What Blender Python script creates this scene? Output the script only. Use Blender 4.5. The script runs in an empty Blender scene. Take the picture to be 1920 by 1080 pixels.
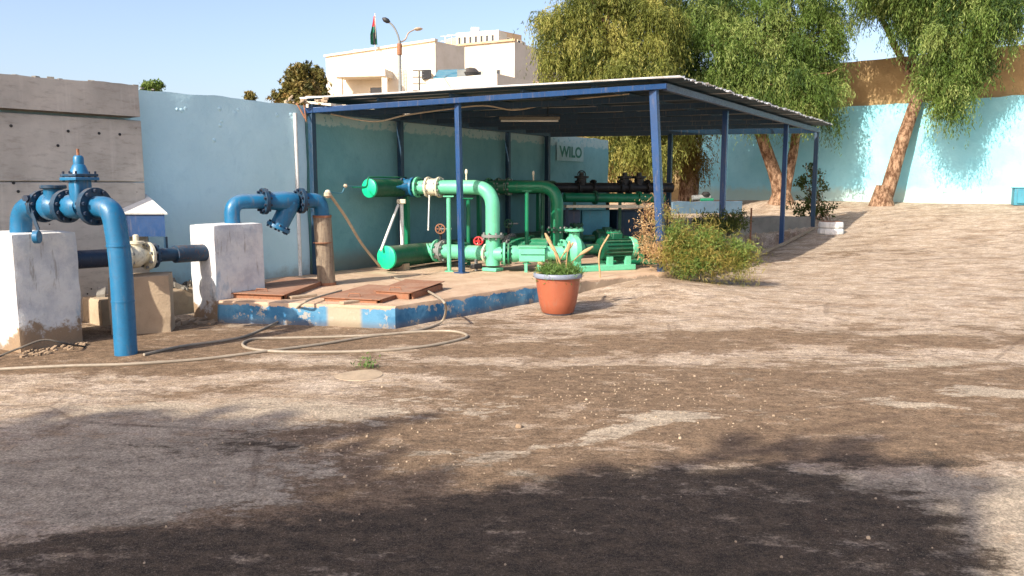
import bpy, math, random
import numpy as np
from mathutils import Vector, Matrix, noise
from math import sin, cos, tan, pi, radians, sqrt, atan2
random.seed(7); RNG = np.random.default_rng(11)
S = bpy.context.scene
COL = S.collection

# ------------------------------------------------------------------ camera
PITCH = math.atan(195/1500)
CAMZ = 1.6
cd = bpy.data.cameras.new('camera'); cam = bpy.data.objects.new('camera', cd); COL.objects.link(cam)
cam.location = (0, 0, CAMZ); cam.rotation_euler = (pi/2 - PITCH, 0, 0)
cd.sensor_width = 36; cd.lens = 36*1500/1920; cd.clip_start = 0.05; cd.clip_end = 3000
S.camera = cam
# ------------------------------------------------------------------ light
SUN_AZ = radians(40)      # heading in which the light travels, from +Y towards +X
SUN_EL = radians(34)
w = bpy.data.worlds.new('World'); S.world = w; w.use_nodes = True
nt = w.node_tree; bg = nt.nodes['Background']
sky = nt.nodes.new('ShaderNodeTexSky'); sky.sky_type = 'NISHITA'; sky.sun_disc = False
sky.sun_elevation = SUN_EL; sky.sun_rotation = SUN_AZ + pi; sky.altitude = 700
sky.air_density = 1.0; sky.dust_density = 4.5; sky.ozone_density = 2.2
tint = nt.nodes.new('ShaderNodeMix'); tint.data_type = 'RGBA'; tint.blend_type = 'MULTIPLY'; tint.inputs[0].default_value = 1
tint.inputs[7].default_value = (1.10, 1.0, .97, 1); nt.links.new(sky.outputs[0], tint.inputs[6]); nt.links.new(tint.outputs[2], bg.inputs[0]); bg.inputs[1].default_value = 0.15
sd = bpy.data.lights.new('sun', 'SUN'); sd.energy = 4.3; sd.angle = radians(0.53); sd.color = (1, .93, .82)
so = bpy.data.objects.new('sun', sd); COL.objects.link(so)
sdir = Vector((sin(SUN_AZ)*cos(SUN_EL), cos(SUN_AZ)*cos(SUN_EL), -sin(SUN_EL)))
so.rotation_euler = sdir.to_track_quat('-Z', 'Y').to_euler(); so.location = (-20, -20, 20)
S.view_settings.view_transform = 'Standard'; S.view_settings.look = 'None'
S.view_settings.exposure = 0.82; S.view_settings.gamma = 1
S.render.engine = 'CYCLES'

# ------------------------------------------------------------------ helpers
V = Vector
sp, cp = sin(PITCH), cos(PITCH)
def at(px, py, Y):
    "world point seen at a photograph pixel, at depth Y"
    u = (px-960)/1500; v = (540-py)/1500
    dy = cp+v*sp; dz = -sp+v*cp
    t = Y/dy
    return V((u*t, Y, CAMZ+dz*t))
def onz(px, py, z=0.0):
    u = (px-960)/1500; v = (540-py)/1500
    dy = cp+v*sp; dz = -sp+v*cp
    t = (z-CAMZ)/dz
    return V((u*t, dy*t, z))
def on_line(P, a, px):
    "point of the line P + k*a that shows at pixel column px"
    u = (px-960)/1500; n_ = V((1, -u*cp, u*sp)); return P+a*(-(n_.dot(P-V((0, 0, CAMZ))))/n_.dot(a))
AX = V((.529, .849, 0)); BX = V((.849, -.529, 0)); UP = V((0, 0, 1))
def lin(c):
    c = c/255.0
    return c/12.92 if c <= .04045 else ((c+.055)/1.055)**2.4
def rgb(r, g, b): return (lin(r), lin(g), lin(b), 1)

ORG = {}
def tag(o, label=None, cat=None, group=None, kind=None):
    if label: o['label'] = label
    if cat: o['category'] = cat
    if group: o['group'] = group
    if kind: o['kind'] = kind
    return o
def thing(name, label, cat, loc, group=None, kind=None):
    o = bpy.data.objects.new(name, None); COL.objects.link(o); o.location = loc
    o.empty_display_size = .2
    ORG[o.name] = V(loc)
    return tag(o, label, cat, group, kind)

class MB:
    def __init__(s): s.v = []; s.f = []
    def add(s, vs, fs):
        n = len(s.v); s.v += [V(p) for p in vs]; s.f += [tuple(i+n for i in f) for f in fs]; return s
    def hexa(s, p):     # 8 corners: 0-3 bottom ccw, 4-7 top
        return s.add(p, [(3,2,1,0),(4,5,6,7),(0,1,5,4),(1,2,6,5),(2,3,7,6),(3,0,4,7)])
    def box(s, c, size, x=V((1,0,0)), y=None, z=None):
        x = V(x).normalized(); z = V(z).normalized() if z else UP
        y = V(y).normalized() if y else z.cross(x).normalized()
        a, b, d = x*size[0]/2, y*size[1]/2, z*size[2]/2; c = V(c)
        return s.hexa([c-a-b-d, c+a-b-d, c+a+b-d, c-a+b-d, c-a-b+d, c+a-b+d, c+a+b+d, c-a+b+d])
    def bar(s, p, q, wd, h=None, up=UP):
        p, q = V(p), V(q); h = h or wd; d = q-p
        z = d.normalized(); x = up.cross(z)
        if x.length < .01: x = V((1,0,0))
        x.normalize(); y = z.cross(x)
        a, b = x*wd/2, y*h/2
        return s.hexa([p-a-b, p+a-b, p+a+b, p-a+b, q-a-b, q+a-b, q+a+b, q-a+b])
    def cyl(s, p, q, r, r2=None, n=20, cap=True):
        p, q = V(p), V(q); r2 = r if r2 is None else r2
        z = (q-p).normalized(); x = z.orthogonal().normalized(); y = z.cross(x)
        vs = [p+(x*cos(2*pi*i/n)+y*sin(2*pi*i/n))*r for i in range(n)]
        vs += [q+(x*cos(2*pi*i/n)+y*sin(2*pi*i/n))*r2 for i in range(n)]
        fs = [(i, (i+1) % n, n+(i+1) % n, n+i) for i in range(n)]
        if cap: fs += [tuple(range(n-1, -1, -1)), tuple(range(n, 2*n))]
        return s.add(vs, fs)
    def tube(s, pts, r, n=14, cap=True, rad=None):
        pts = [V(p) for p in pts]; m = len(pts)
        t = []
        for i in range(m):
            a = pts[min(i+1, m-1)]-pts[max(i-1, 0)]; t.append(a.normalized())
        x = t[0].orthogonal().normalized(); vs = []
        for i in range(m):
            if i: 
                x = x - t[i]*x.dot(t[i])
                x.normalize()
            y = t[i].cross(x); rr = rad[i] if rad else r
            vs += [pts[i]+(x*cos(2*pi*k/n)+y*sin(2*pi*k/n))*rr for k in range(n)]
        fs = []
        for i in range(m-1):
            for k in range(n):
                fs.append((i*n+k, i*n+(k+1) % n, (i+1)*n+(k+1) % n, (i+1)*n+k))
        if cap: fs += [tuple(range(n-1, -1, -1)), tuple(range((m-1)*n, m*n))]
        return s.add(vs, fs)
    def lathe(s, c, prof, n=28, axis=UP):   # prof: (r, h)
        c = V(c); z = V(axis).normalized(); x = z.orthogonal().normalized(); y = z.cross(x)
        vs = []; m = len(prof)
        for r, h in prof:
            vs += [c+z*h+(x*cos(2*pi*k/n)+y*sin(2*pi*k/n))*max(r, 1e-4) for k in range(n)]
        fs = []
        for i in range(m-1):
            for k in range(n):
                fs.append((i*n+k, i*n+(k+1) % n, (i+1)*n+(k+1) % n, (i+1)*n+k))
        fs += [tuple(range(n-1, -1, -1)), tuple(range((m-1)*n, m*n))]
        return s.add(vs, fs)
    def prism(s, poly, z0, z1):
        n = len(poly)
        vs = [V((p[0], p[1], z0)) for p in poly]+[V((p[0], p[1], z1)) for p in poly]
        return s.add(vs, [tuple(range(n-1, -1, -1)), tuple(range(n, 2*n))]+[(i, (i+1) % n, n+(i+1) % n, n+i) for i in range(n)])
    def build(s, name, m, parent=None, label=None, bevel=0, ang=35, loc=None, smooth=True):
        org = ORG[parent.name] if parent else (V(loc) if loc is not None else V((0,0,0)))
        me = bpy.data.meshes.new(name); me.from_pydata([tuple(p-org) for p in s.v], [], s.f)
        me.materials.append(m); me.validate(); me.update()
        if smooth:
            for p in me.polygons: p.use_smooth = True
            me.set_sharp_from_angle(angle=radians(ang))
        o = bpy.data.objects.new(name, me); COL.objects.link(o)
        if parent: o.parent = parent
        else: o.location = org
        ORG[o.name] = org
        if label: o['label'] = label
        if bevel:
            b = o.modifiers.new('Bevel', 'BEVEL'); b.width = bevel; b.segments = 2; b.limit_method = 'ANGLE'; b.angle_limit = radians(40)
        return o

def build_split(mb, name, m, parent, **k):
    "every connected piece of the mesh becomes an object of its own"
    par = list(range(len(mb.v)))
    def fd(a):
        while par[a] != a: par[a] = par[par[a]]; a = par[a]
        return a
    for f in mb.f:
        for i in f[1:]: par[fd(i)] = fd(f[0])
    gr = {}
    for f in mb.f: gr.setdefault(fd(f[0]), []).append(f)
    out = []
    for fs in gr.values():
        ids = sorted({i for f in fs for i in f}); mp = {a: b for b, a in enumerate(ids)}
        q_ = MB(); q_.add([mb.v[i] for i in ids], [tuple(mp[i] for i in f) for f in fs]); out.append(q_.build(name, m, parent, **k))
    return out
def rounded(pts, R, n=8):
    pts = [V(p) for p in pts]; out = [pts[0]]
    for i in range(1, len(pts)-1):
        a, b, c = pts[i-1], pts[i], pts[i+1]
        u = (a-b); w_ = (c-b); r = min(R, u.length*.49, w_.length*.49)
        p, q = b+u.normalized()*r, b+w_.normalized()*r
        for k in range(n+1):
            t = k/n
            # circular-ish blend
            out.append((1-t)**2*p + 2*t*(1-t)*(b*.92+(p+q)*.04) + t*t*q)
    out.append(pts[-1]); return out
def catmull(pts, n=8):
    pts = [V(p) for p in pts]; P = [pts[0]*2-pts[1]]+pts+[pts[-1]*2-pts[-2]]; out = []
    for i in range(1, len(P)-2):
        a, b, c, d = P[i-1:i+3]
        for k in range(n):
            t = k/n
            out.append(.5*((2*b)+(c-a)*t+(2*a-5*b+4*c-d)*t*t+(3*b-a-3*c+d)*t**3))
    out.append(pts[-1]); return out
def fbm(p, o=4): return noise.fractal(V(p), 1.0, 2.0, o)

# ------------------------------------------------------------------ materials
class N:
    def __init__(s, name):
        s.m = bpy.data.materials.new(name); s.m.use_nodes = True; s.t = s.m.node_tree
        s.b = s.t.nodes['Principled BSDF']; s.out = s.t.nodes['Material Output']
        s.tc = s.t.nodes.new('ShaderNodeTexCoord')
        g = s.t.nodes.new('ShaderNodeNewGeometry'); s.pos = g.outputs['Position']; s.nrm = g.outputs['Normal']
        s.obj = s.tc.outputs['Object']
    def L(s, a, b): s.t.links.new(a, b)
    def node(s, k, **kw):
        n = s.t.nodes.new(k)
        for a, b in kw.items(): setattr(n, a, b)
        return n
    def mapv(s, vec, sc=(1,1,1), rot=(0,0,0), loc=(0,0,0)):
        n = s.node('ShaderNodeMapping'); s.L(vec, n.inputs[0]); n.inputs['Scale'].default_value = sc
        n.inputs['Rotation'].default_value = rot; n.inputs['Location'].default_value = loc; return n.outputs[0]
    def noise(s, vec, scale, detail=6, rough=.6, dist=0):
        n = s.node('ShaderNodeTexNoise'); s.L(vec, n.inputs['Vector']); n.inputs['Scale'].default_value = scale
        n.inputs['Detail'].default_value = detail; n.inputs['Roughness'].default_value = rough
        n.inputs['Distortion'].default_value = dist; return n.outputs['Fac']
    def vor(s, vec, scale, feature='F1', out='Distance'):
        n = s.node('ShaderNodeTexVoronoi', feature=feature); s.L(vec, n.inputs['Vector']); n.inputs['Scale'].default_value = scale
        return n.outputs[out]
    def ramp(s, f, a, b, va=0, vb=1):
        n = s.node('ShaderNodeMapRange', interpolation_type='SMOOTHSTEP'); s.L(f, n.inputs[0])
        for i, x in ((1, a), (2, b), (3, va), (4, vb)): n.inputs[i].default_value = x
        return n.outputs[0]
    def mth(s, op, a, b=None, c=None):
        n = s.node('ShaderNodeMath', operation=op)
        for i, x in enumerate((a, b, c)):
            if x is None: continue
            if isinstance(x, (int, float)): n.inputs[i].default_value = x
            else: s.L(x, n.inputs[i])
        return n.outputs[0]
    def mix(s, f, a, b, mode='MIX'):
        n = s.node('ShaderNodeMix', data_type='RGBA', blend_type=mode)
        if isinstance(f, (int, float)): n.inputs[0].default_value = f
        else: s.L(f, n.inputs[0])
        for i, x in ((6, a), (7, b)):
            if isinstance(x, tuple): n.inputs[i].default_value = x
            else: s.L(x, n.inputs[i])
        return n.outputs[2]
    def sep(s, v):
        n = s.node('ShaderNodeSeparateXYZ'); s.L(v, n.inputs[0]); return n.outputs
    def attr(s, name):
        n = s.node('ShaderNodeAttribute', attribute_name=name); return n
    def bump(s, h, strength=.4, dist=.02, prev=None):
        n = s.node('ShaderNodeBump'); s.L(h, n.inputs['Height']); n.inputs['Strength'].default_value = strength
        n.inputs['Distance'].default_value = dist
        if prev: s.L(prev, n.inputs['Normal'])
        return n.outputs[0]
    def fin(s, col, rough=.6, nrm=None, metal=0, spec=.5):
        if isinstance(col, tuple): s.b.inputs['Base Color'].default_value = col
        else: s.L(col, s.b.inputs['Base Color'])
        if isinstance(rough, (int, float)): s.b.inputs['Roughness'].default_value = rough
        else: s.L(rough, s.b.inputs['Roughness'])
        s.b.inputs['Metallic'].default_value = metal
        s.b.inputs['Specular IOR Level'].default_value = spec
        if nrm: s.L(nrm, s.b.inputs['Normal'])
        return s.m

def dark(c, k): return (c[0]*k, c[1]*k, c[2]*k, 1)
def painted(name, c, stain=(.12,.07,.04,1), chips=.25, rough=.45, dirt=.35, bump=.25, sc=1.0):
    n = N(name)
    big = n.noise(n.pos, 2.5*sc, 5, .6); fine = n.noise(n.pos, 28*sc, 6, .65)
    col = n.mix(n.ramp(big, .3, .7), dark(c, .86), dark(c, 1.08))
    col = n.mix(n.mth('MULTIPLY', n.ramp(fine, .5, .72), dirt), col, stain)
    ch = n.ramp(n.noise(n.pos, 11*sc, 8, .75), .66, .70)
    col = n.mix(n.mth('MULTIPLY', ch, chips), col, stain)
    drip = n.ramp(n.noise(n.mapv(n.pos, (16*sc, 16*sc, 1.6*sc)), 1.4, 7, .7), .54, .70)
    col = n.mix(n.mth('MULTIPLY', drip, .36), col, (.22, .17, .12, 1))
    upz = n.ramp(n.sep(n.nrm)[2], .55, 1.0)
    col = n.mix(n.mth('MULTIPLY', n.mth('MULTIPLY', upz, n.ramp(big, .35, .6)), .30), col, (.34, .27, .20, 1))
    return n.fin(col, n.ramp(fine, .3, .8, rough-.08, rough+.25), n.bump(n.noise(n.pos, 40*sc, 5, .7), bump, .006))

def plaster(name, c, c2, stain, bumps=.5, low=None):
    n = N(name)
    big = n.noise(n.pos, .9, 6, .6); mid = n.noise(n.pos, 5, 6, .65); fine = n.noise(n.pos, 45, 5, .7)
    col = n.mix(n.ramp(big, .35, .65), c, c2)
    col = n.mix(n.mth('MULTIPLY', n.ramp(mid, .5, .75), .35), col, stain)
    streak = n.noise(n.mapv(n.pos, (6, 6, .5)), 1.6, 6, .7)
    col = n.mix(n.mth('MULTIPLY', n.ramp(streak, .55, .75), .28), col, stain)
    if low:   # dirty skirt near the ground
        z = n.sep(n.pos)[2]
        k = n.ramp(n.mth('ADD', z, n.mth('MULTIPLY', mid, -.5)), low[1], low[1]-.35)
        col = n.mix(n.mth('MULTIPLY', k, .8), col, low[0])
    b = n.bump(mid, bumps, .03); b = n.bump(fine, bumps*.7, .006, b)
    return n.fin(col, .8, b, spec=.25)

M = {}
M['blue'] = painted('blue_pipe_paint', rgb(24,102,142), (.03,.06,.09,1), .35, .38, .3)
M['blue_dark'] = painted('dark_blue_paint', rgb(16,54,78), (.06,.05,.05,1), .4, .5, .4)
M['navy'] = painted('navy_bolt_paint', rgb(14,38,62), (.04,.03,.03,1), .3, .5, .3)
M['blue_steel'] = painted('blue_post_paint', rgb(18,62,108), (.02,.04,.10,1), .3, .4, .25)
M['beam_grey'] = painted('grey_blue_beam_paint', rgb(66,82,104), (.05,.05,.06,1), .4, .5, .4)
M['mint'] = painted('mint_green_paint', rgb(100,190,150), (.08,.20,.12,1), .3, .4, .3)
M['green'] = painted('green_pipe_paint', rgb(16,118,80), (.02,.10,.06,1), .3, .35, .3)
M['shade_green'] = painted('shade_darkened_green_paint', rgb(8,78,54), (.02,.06,.04,1), .4, .4, .3)  # pipe green with the shelter's shade darkened into its colour
M['lampgrey'] = painted('dusty_lamp_paint', rgb(120,116,104), (.14,.12,.09,1), .5, .6, .4)
M['cream'] = painted('cream_paint', rgb(214,205,178), (.22,.14,.08,1), .6, .55, .5)
M['white'] = painted('white_paint', rgb(222,222,216), (.3,.24,.18,1), .5, .6, .35)
M['greymetal'] = painted('grey_steel', rgb(125,128,125), (.14,.09,.06,1), .5, .45, .5)
M['black'] = painted('black_iron', rgb(26,28,30), (.05,.03,.02,1), .4, .5, .4)
M['rust'] = painted('rusty_steel', rgb(148,100,72), (.12,.07,.045,1), .7, .85, .8)
M['redpaint'] = painted('red_paint', rgb(190,36,40), (.12,.02,.02,1), .4, .45, .4)
M['orange'] = painted('terracotta_plastic', rgb(158,88,62), (.25,.10,.05,1), .12, .4, .25, .1)
M['potrim'] = painted('grey_plastic', rgb(128,136,152), (.10,.10,.11,1), .2, .5, .4, .1)
M['hose'] = painted('grey_hose_rubber', rgb(150,138,120), (.18,.13,.09,1), .3, .6, .5, .2)
M['rope'] = painted('pale_rope', rgb(190,172,145), (.25,.18,.12,1), .3, .8, .5)
M['cable'] = painted('dark_cable', rgb(70,66,60), (.1,.08,.06,1), .3, .6, .4)
M['teal_ctn'] = painted('teal_paint', rgb(56,132,152), (.06,.12,.14,1), .4, .5, .5)

def oldpipe():
    n = N('bare_grey_pipe')
    st = n.noise(n.mapv(n.pos, (14, 14, 1.2)), 2.2, 8, .7); f = n.noise(n.pos, 30, 6, .7)
    col = n.mix(n.ramp(st, .35, .7), rgb(150,134,112), rgb(104,92,80))
    col = n.mix(n.mth('MULTIPLY', n.ramp(f, .52, .7), .6), col, rgb(96,66,46))
    return n.fin(col, .75, n.bump(f, .5, .01))
M['oldpipe'] = oldpipe()

def cwall():
    n = N('board_formed_concrete')
    s = n.sep(n.obj)
    big = n.noise(n.pos, 1.1, 7, .65); f = n.noise(n.pos, 38, 5, .7); m = n.noise(n.mapv(n.pos, (1, 1, 4)), 5, 6, .7)
    col = n.mix(n.ramp(big, .3, .7), rgb(168,160,149), rgb(200,191,178))
    col = n.mix(n.mth('MULTIPLY', n.ramp(m, .48, .75), .5), col, rgb(128,118,107))
    st = n.noise(n.mapv(n.pos, (5, 5, .35)), 1.7, 6, .65)
    col = n.mix(n.mth('MULTIPLY', n.ramp(st, .52, .7), .45), col, rgb(208,200,188))
    pits = n.ramp(n.vor(n.pos, 5.5), .035, .07)
    col = n.mix(pits, rgb(66,60,56), col)
    b = n.bump(m, .3, .02); b = n.bump(f, .4, .006, b); b = n.bump(pits, .7, .012, b)
    return n.fin(col, .9, b, spec=.2)
M['concrete'] = cwall()
M['wall_blue'] = plaster('light_blue_plaster', rgb(184,218,226), rgb(194,226,232), rgb(166,204,214), .5, (rgb(150,150,140), .26))
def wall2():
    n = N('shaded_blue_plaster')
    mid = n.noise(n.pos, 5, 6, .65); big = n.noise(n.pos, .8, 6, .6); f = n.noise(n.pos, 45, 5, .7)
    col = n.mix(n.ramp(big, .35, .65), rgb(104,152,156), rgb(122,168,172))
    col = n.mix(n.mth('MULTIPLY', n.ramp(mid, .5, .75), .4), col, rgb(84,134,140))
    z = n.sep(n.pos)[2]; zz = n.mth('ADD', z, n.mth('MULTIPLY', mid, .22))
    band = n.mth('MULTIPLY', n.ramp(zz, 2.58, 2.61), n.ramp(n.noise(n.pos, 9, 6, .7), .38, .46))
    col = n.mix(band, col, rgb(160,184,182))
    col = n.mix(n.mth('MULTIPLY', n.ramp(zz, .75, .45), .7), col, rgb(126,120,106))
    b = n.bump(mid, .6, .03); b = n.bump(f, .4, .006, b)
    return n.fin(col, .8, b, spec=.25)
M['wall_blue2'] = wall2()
M['wall_cyan'] = plaster('cyan_plaster', rgb(136,202,216), rgb(150,210,222), rgb(112,180,198), .35, (rgb(170,190,180), 1.35))
M['wall_tan'] = plaster('tan_render', rgb(160,132,92), rgb(178,150,106), rgb(118,94,66), .7)

def whiteblock():
    n = N('whitewashed_concrete')
    mid = n.noise(n.pos, 4.2, 8, .68); f = n.noise(n.pos, 50, 6, .7); z = n.sep(n.pos)[2]
    col = n.mix(n.ramp(mid, .35, .6), rgb(196,196,196), rgb(222,220,214))
    k = n.ramp(n.mth('ADD', z, n.mth('MULTIPLY', mid, -1.1)), -.30, -.42)
    col = n.mix(k, col, rgb(150,128,104))
    st = n.noise(n.mapv(n.pos, (7, 7, .9)), 2, 7, .7)
    col = n.mix(n.mth('MULTIPLY', n.ramp(st, .56, .64), .55), col, rgb(140,128,112))
    blu = n.noise(n.mapv(n.pos, (3, 3, 1.5), loc=(4, 1, 2)), 1.5, 6, .6)
    col = n.mix(n.mth('MULTIPLY', n.ramp(blu, .6, .72), .5), col, rgb(110,150,176))
    b = n.bump(mid, .7, .04); b = n.bump(f, .6, .012, b)
    return n.fin(col, .85, b, spec=.2)
M['block'] = whiteblock()

def kerbpaint():
    n = N('blue_and_bare_kerb_paint')
    x = n.sep(n.pos)[0]; mid = n.noise(n.pos, 6, 8, .7); f = n.noise(n.pos, 40, 6, .7)
    bare = n.mth('MULTIPLY', n.ramp(x, -2.12, -2.06), n.ramp(x, -1.66, -1.72))
    chips = n.ramp(mid, .56, .60)
    z = n.sep(n.pos)[2]
    top = n.ramp(n.mth('ADD', z, n.mth('MULTIPLY', mid, .16)), .285, .295)
    blue = n.mix(n.ramp(n.noise(n.pos, 2.2, 4), .4, .6), rgb(54,106,142), rgb(92,142,172))
    col = n.mix(bare, blue, rgb(168,158,136))
    col = n.mix(n.ramp(n.mth('ADD', x, n.mth('MULTIPLY', mid, .5)), .55, .75), col, rgb(150,132,112))
    col = n.mix(n.mth('MULTIPLY', chips, .75), col, rgb(178,166,148))
    col = n.mix(n.mth('MULTIPLY', n.ramp(z, .1, .0), .5), col, rgb(110,84,62))
    nz = n.sep(n.nrm)[2]
    c2 = n.mix(n.ramp(n.noise(n.pos, 3, 6, .65), .35, .65), rgb(176,148,122), rgb(196,170,144))
    c2 = n.mix(n.mth('MULTIPLY', n.ramp(mid, .55, .7), .6), c2, rgb(140,112,88))
    col = n.mix(n.mth('MAXIMUM', n.ramp(nz, .5, .8), top), col, c2)
    b = n.bump(mid, .5, .03); b = n.bump(f, .5, .01, b)
    return n.fin(col, .85, b, spec=.2)
M['kerb'] = kerbpaint()
M['rawconc'] = plaster('rough_grey_concrete', rgb(120,116,108), rgb(146,140,130), rgb(92,86,78), .7)
M['beigeconc'] = plaster('beige_stained_concrete', rgb(160,140,116), rgb(180,160,134), rgb(108,90,72), .7)

def ground_mat():
    n = N('worn_asphalt_dirt')
    at_ = n.attr('zones'); s = n.node('ShaderNodeSeparateColor'); n.L(at_.outputs['Color'], s.inputs[0])
    R, G, B = s.outputs
    P = n.pos
    warp = n.noise(n.mapv(P, (.85, 1.4, 1), rot=(0,0,.45)), 1.5, 9, .74)
    warp2 = n.noise(n.mapv(P, (1.0, 1.8, 1), loc=(9, 3, 0), rot=(0,0,.35)), 3.1, 10, .77)
    mid = n.noise(n.mapv(P, (1, 1.5, 1), loc=(2, 7, 0)), 7, 8, .72)
    fine = n.noise(P, 60, 6, .75); vfine = n.noise(P, 210, 3, .7)
    sand = n.mix(n.ramp(warp2, .38, .62), rgb(170,148,122), rgb(206,187,166))
    sand = n.mix(n.mth('MULTIPLY', n.ramp(mid, .46, .62), .6), sand, rgb(138,122,108))
    sand = n.mix(n.mth('MULTIPLY', n.ramp(warp, .49, .60), .55), sand, rgb(140,114,88))
    sand = n.mix(n.mth('MULTIPLY', n.ramp(n.noise(n.mapv(P, (.7, 1.5, 1), rot=(0,0,.6), loc=(5,1,0)), 2.4, 10, .78), .53, .60), .55), sand, rgb(116,98,82))
    brown = n.mix(n.ramp(mid, .35, .65), rgb(106,86,66), rgb(142,117,92))
    brown = n.mix(n.mth('MULTIPLY', n.ramp(warp2, .5, .7), .5), brown, rgb(98,84,70))
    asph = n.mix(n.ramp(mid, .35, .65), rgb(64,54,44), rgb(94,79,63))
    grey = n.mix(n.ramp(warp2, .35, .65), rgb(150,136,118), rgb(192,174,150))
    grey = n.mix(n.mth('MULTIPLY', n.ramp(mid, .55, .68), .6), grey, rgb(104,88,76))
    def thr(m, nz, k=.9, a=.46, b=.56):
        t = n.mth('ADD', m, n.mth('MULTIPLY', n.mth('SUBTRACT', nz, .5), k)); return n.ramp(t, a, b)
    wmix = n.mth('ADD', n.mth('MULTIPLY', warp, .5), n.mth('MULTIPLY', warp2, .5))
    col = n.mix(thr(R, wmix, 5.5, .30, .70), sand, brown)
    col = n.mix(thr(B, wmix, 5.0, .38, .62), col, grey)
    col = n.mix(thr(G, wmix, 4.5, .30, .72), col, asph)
    # gravel grains and pits
    g1 = n.ramp(fine, .36, .50, 0, 1)
    col = n.mix(n.mth('MULTIPLY', n.mth('SUBTRACT', 1, g1), .45), col, rgb(74,58,46))
    pe = n.ramp(n.vor(P, 30), .12, .19); sel = n.ramp(n.noise(P, 2.3, 4, .6), .5, .6)
    col = n.mix(n.mth('MULTIPLY', n.mth('SUBTRACT', 1, pe), n.mth('MULTIPLY', sel, .4)), col, rgb(180,156,132))
    col = n.mix(n.mth('MULTIPLY', n.ramp(vfine, .5, .75), .35), col, rgb(214,196,176))
    # grit: every grain has a tone of its own
    for sc_, lo_, hi_ in ((48, .86, 1.10), (115, .72, 1.24)):
        vc = n.node('ShaderNodeTexVoronoi'); n.L(P, vc.inputs['Vector']); vc.inputs['Scale'].default_value = sc_
        rr_ = n.sep(vc.outputs['Color'])[0]
        g_ = n.ramp(rr_, 0, 1, lo_, hi_); cb = n.node('ShaderNodeCombineXYZ'); [n.L(g_, cb.inputs[i]) for i in range(3)]
        vm = n.node('ShaderNodeVectorMath', operation='MULTIPLY'); n.L(col, vm.inputs[0]); n.L(cb.outputs[0], vm.inputs[1]); col = vm.outputs[0]
    # cracks
    cr = n.vor(n.mix(.12, P, n.node('ShaderNodeTexNoise').outputs['Color']), .55, 'DISTANCE_TO_EDGE')
    ck = n.mth('MULTIPLY', n.ramp(cr, .012, .004), n.ramp(n.noise(P, .6, 3), .48, .55))
    col = n.mix(n.mth('MULTIPLY', ck, .35), col, rgb(84,66,54))
    b = n.bump(wmix, .5, .10); b = n.bump(mid, .55, .03, b); b = n.bump(fine, .7, .012, b); b = n.bump(n.mth('SUBTRACT', 1, pe), .4, .01, b)
    return n.fin(col, .92, b, spec=.15)
M['ground'] = ground_mat()

def roofmat():
    n = N('corrugated_sheet_paint')
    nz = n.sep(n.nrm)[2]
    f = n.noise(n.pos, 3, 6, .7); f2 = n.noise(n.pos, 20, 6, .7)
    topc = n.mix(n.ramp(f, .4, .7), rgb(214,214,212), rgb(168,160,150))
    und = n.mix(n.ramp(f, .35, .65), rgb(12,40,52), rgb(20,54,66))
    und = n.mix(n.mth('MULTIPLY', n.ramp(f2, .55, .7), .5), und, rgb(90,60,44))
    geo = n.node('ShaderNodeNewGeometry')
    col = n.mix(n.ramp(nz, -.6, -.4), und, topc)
    return n.fin(col, .5, n.bump(f2, .2, .005))
M['roof'] = roofmat()

def leafmat(name, c1, c2, c3, trans=.35):
    n = N(name)
    a = n.attr('tone').outputs['Fac']
    r = n.node('ShaderNodeValToRGB'); n.L(a, r.inputs[0])
    e = r.color_ramp.elements; e[0].color = c1; e[0].position = 0; e[1].color = c3; e[1].position = 1
    m = e.new(.5); m.color = c2
    col = r.outputs[0]
    n.b.inputs['Roughness'].default_value = .6; n.b.inputs['Specular IOR Level'].default_value = .3
    n.L(col, n.b.inputs['Base Color'])
    tr = n.node('ShaderNodeBsdfTranslucent'); n.L(col, tr.inputs[0])
    mx = n.node('ShaderNodeMixShader'); mx.inputs[0].default_value = trans
    n.L(n.b.outputs[0], mx.inputs[1]); n.L(tr.outputs[0], mx.inputs[2]); n.L(mx.outputs[0], n.out.inputs[0])
    return n.m
M['leaf_y'] = leafmat('yellow_green_leaves', rgb(64,76,30), rgb(118,124,54), rgb(172,166,90))
M['leaf_g'] = leafmat('green_leaves', rgb(50,74,32), rgb(96,120,50), rgb(150,162,92))
M['leaf_d'] = leafmat('dark_leaves', rgb(36,50,22), rgb(62,78,30), rgb(92,92,44), .2)
M['leaf_pine'] = leafmat('pine_needles', rgb(62,66,30), rgb(104,98,46), rgb(146,122,70), .15)
M['leaf_bush'] = leafmat('dry_bush_leaves', rgb(88,104,40), rgb(146,138,64), rgb(186,160,98))
M['leaf_pot'] = leafmat('pot_leaves', rgb(62,92,40), rgb(96,128,62), rgb(132,150,86))
M['straw'] = leafmat('dry_straw', rgb(150,112,70), rgb(190,156,110), rgb(214,188,146), .3)
def bark():
    n = N('flaking_bark')
    m = n.noise(n.mapv(n.pos, (1, 1, .45)), 9, 8, .75); f = n.noise(n.pos, 40, 6, .7)
    col = n.mix(n.ramp(m, .4, .62), rgb(92,66,48), rgb(176,144,116))
    col = n.mix(n.mth('MULTIPLY', n.ramp(f, .55, .7), .5), col, rgb(70,44,30))
    b = n.bump(m, 1, .08); return n.fin(col, .9, n.bump(f, .6, .02, b), spec=.15)
M['bark'] = bark()

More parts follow.
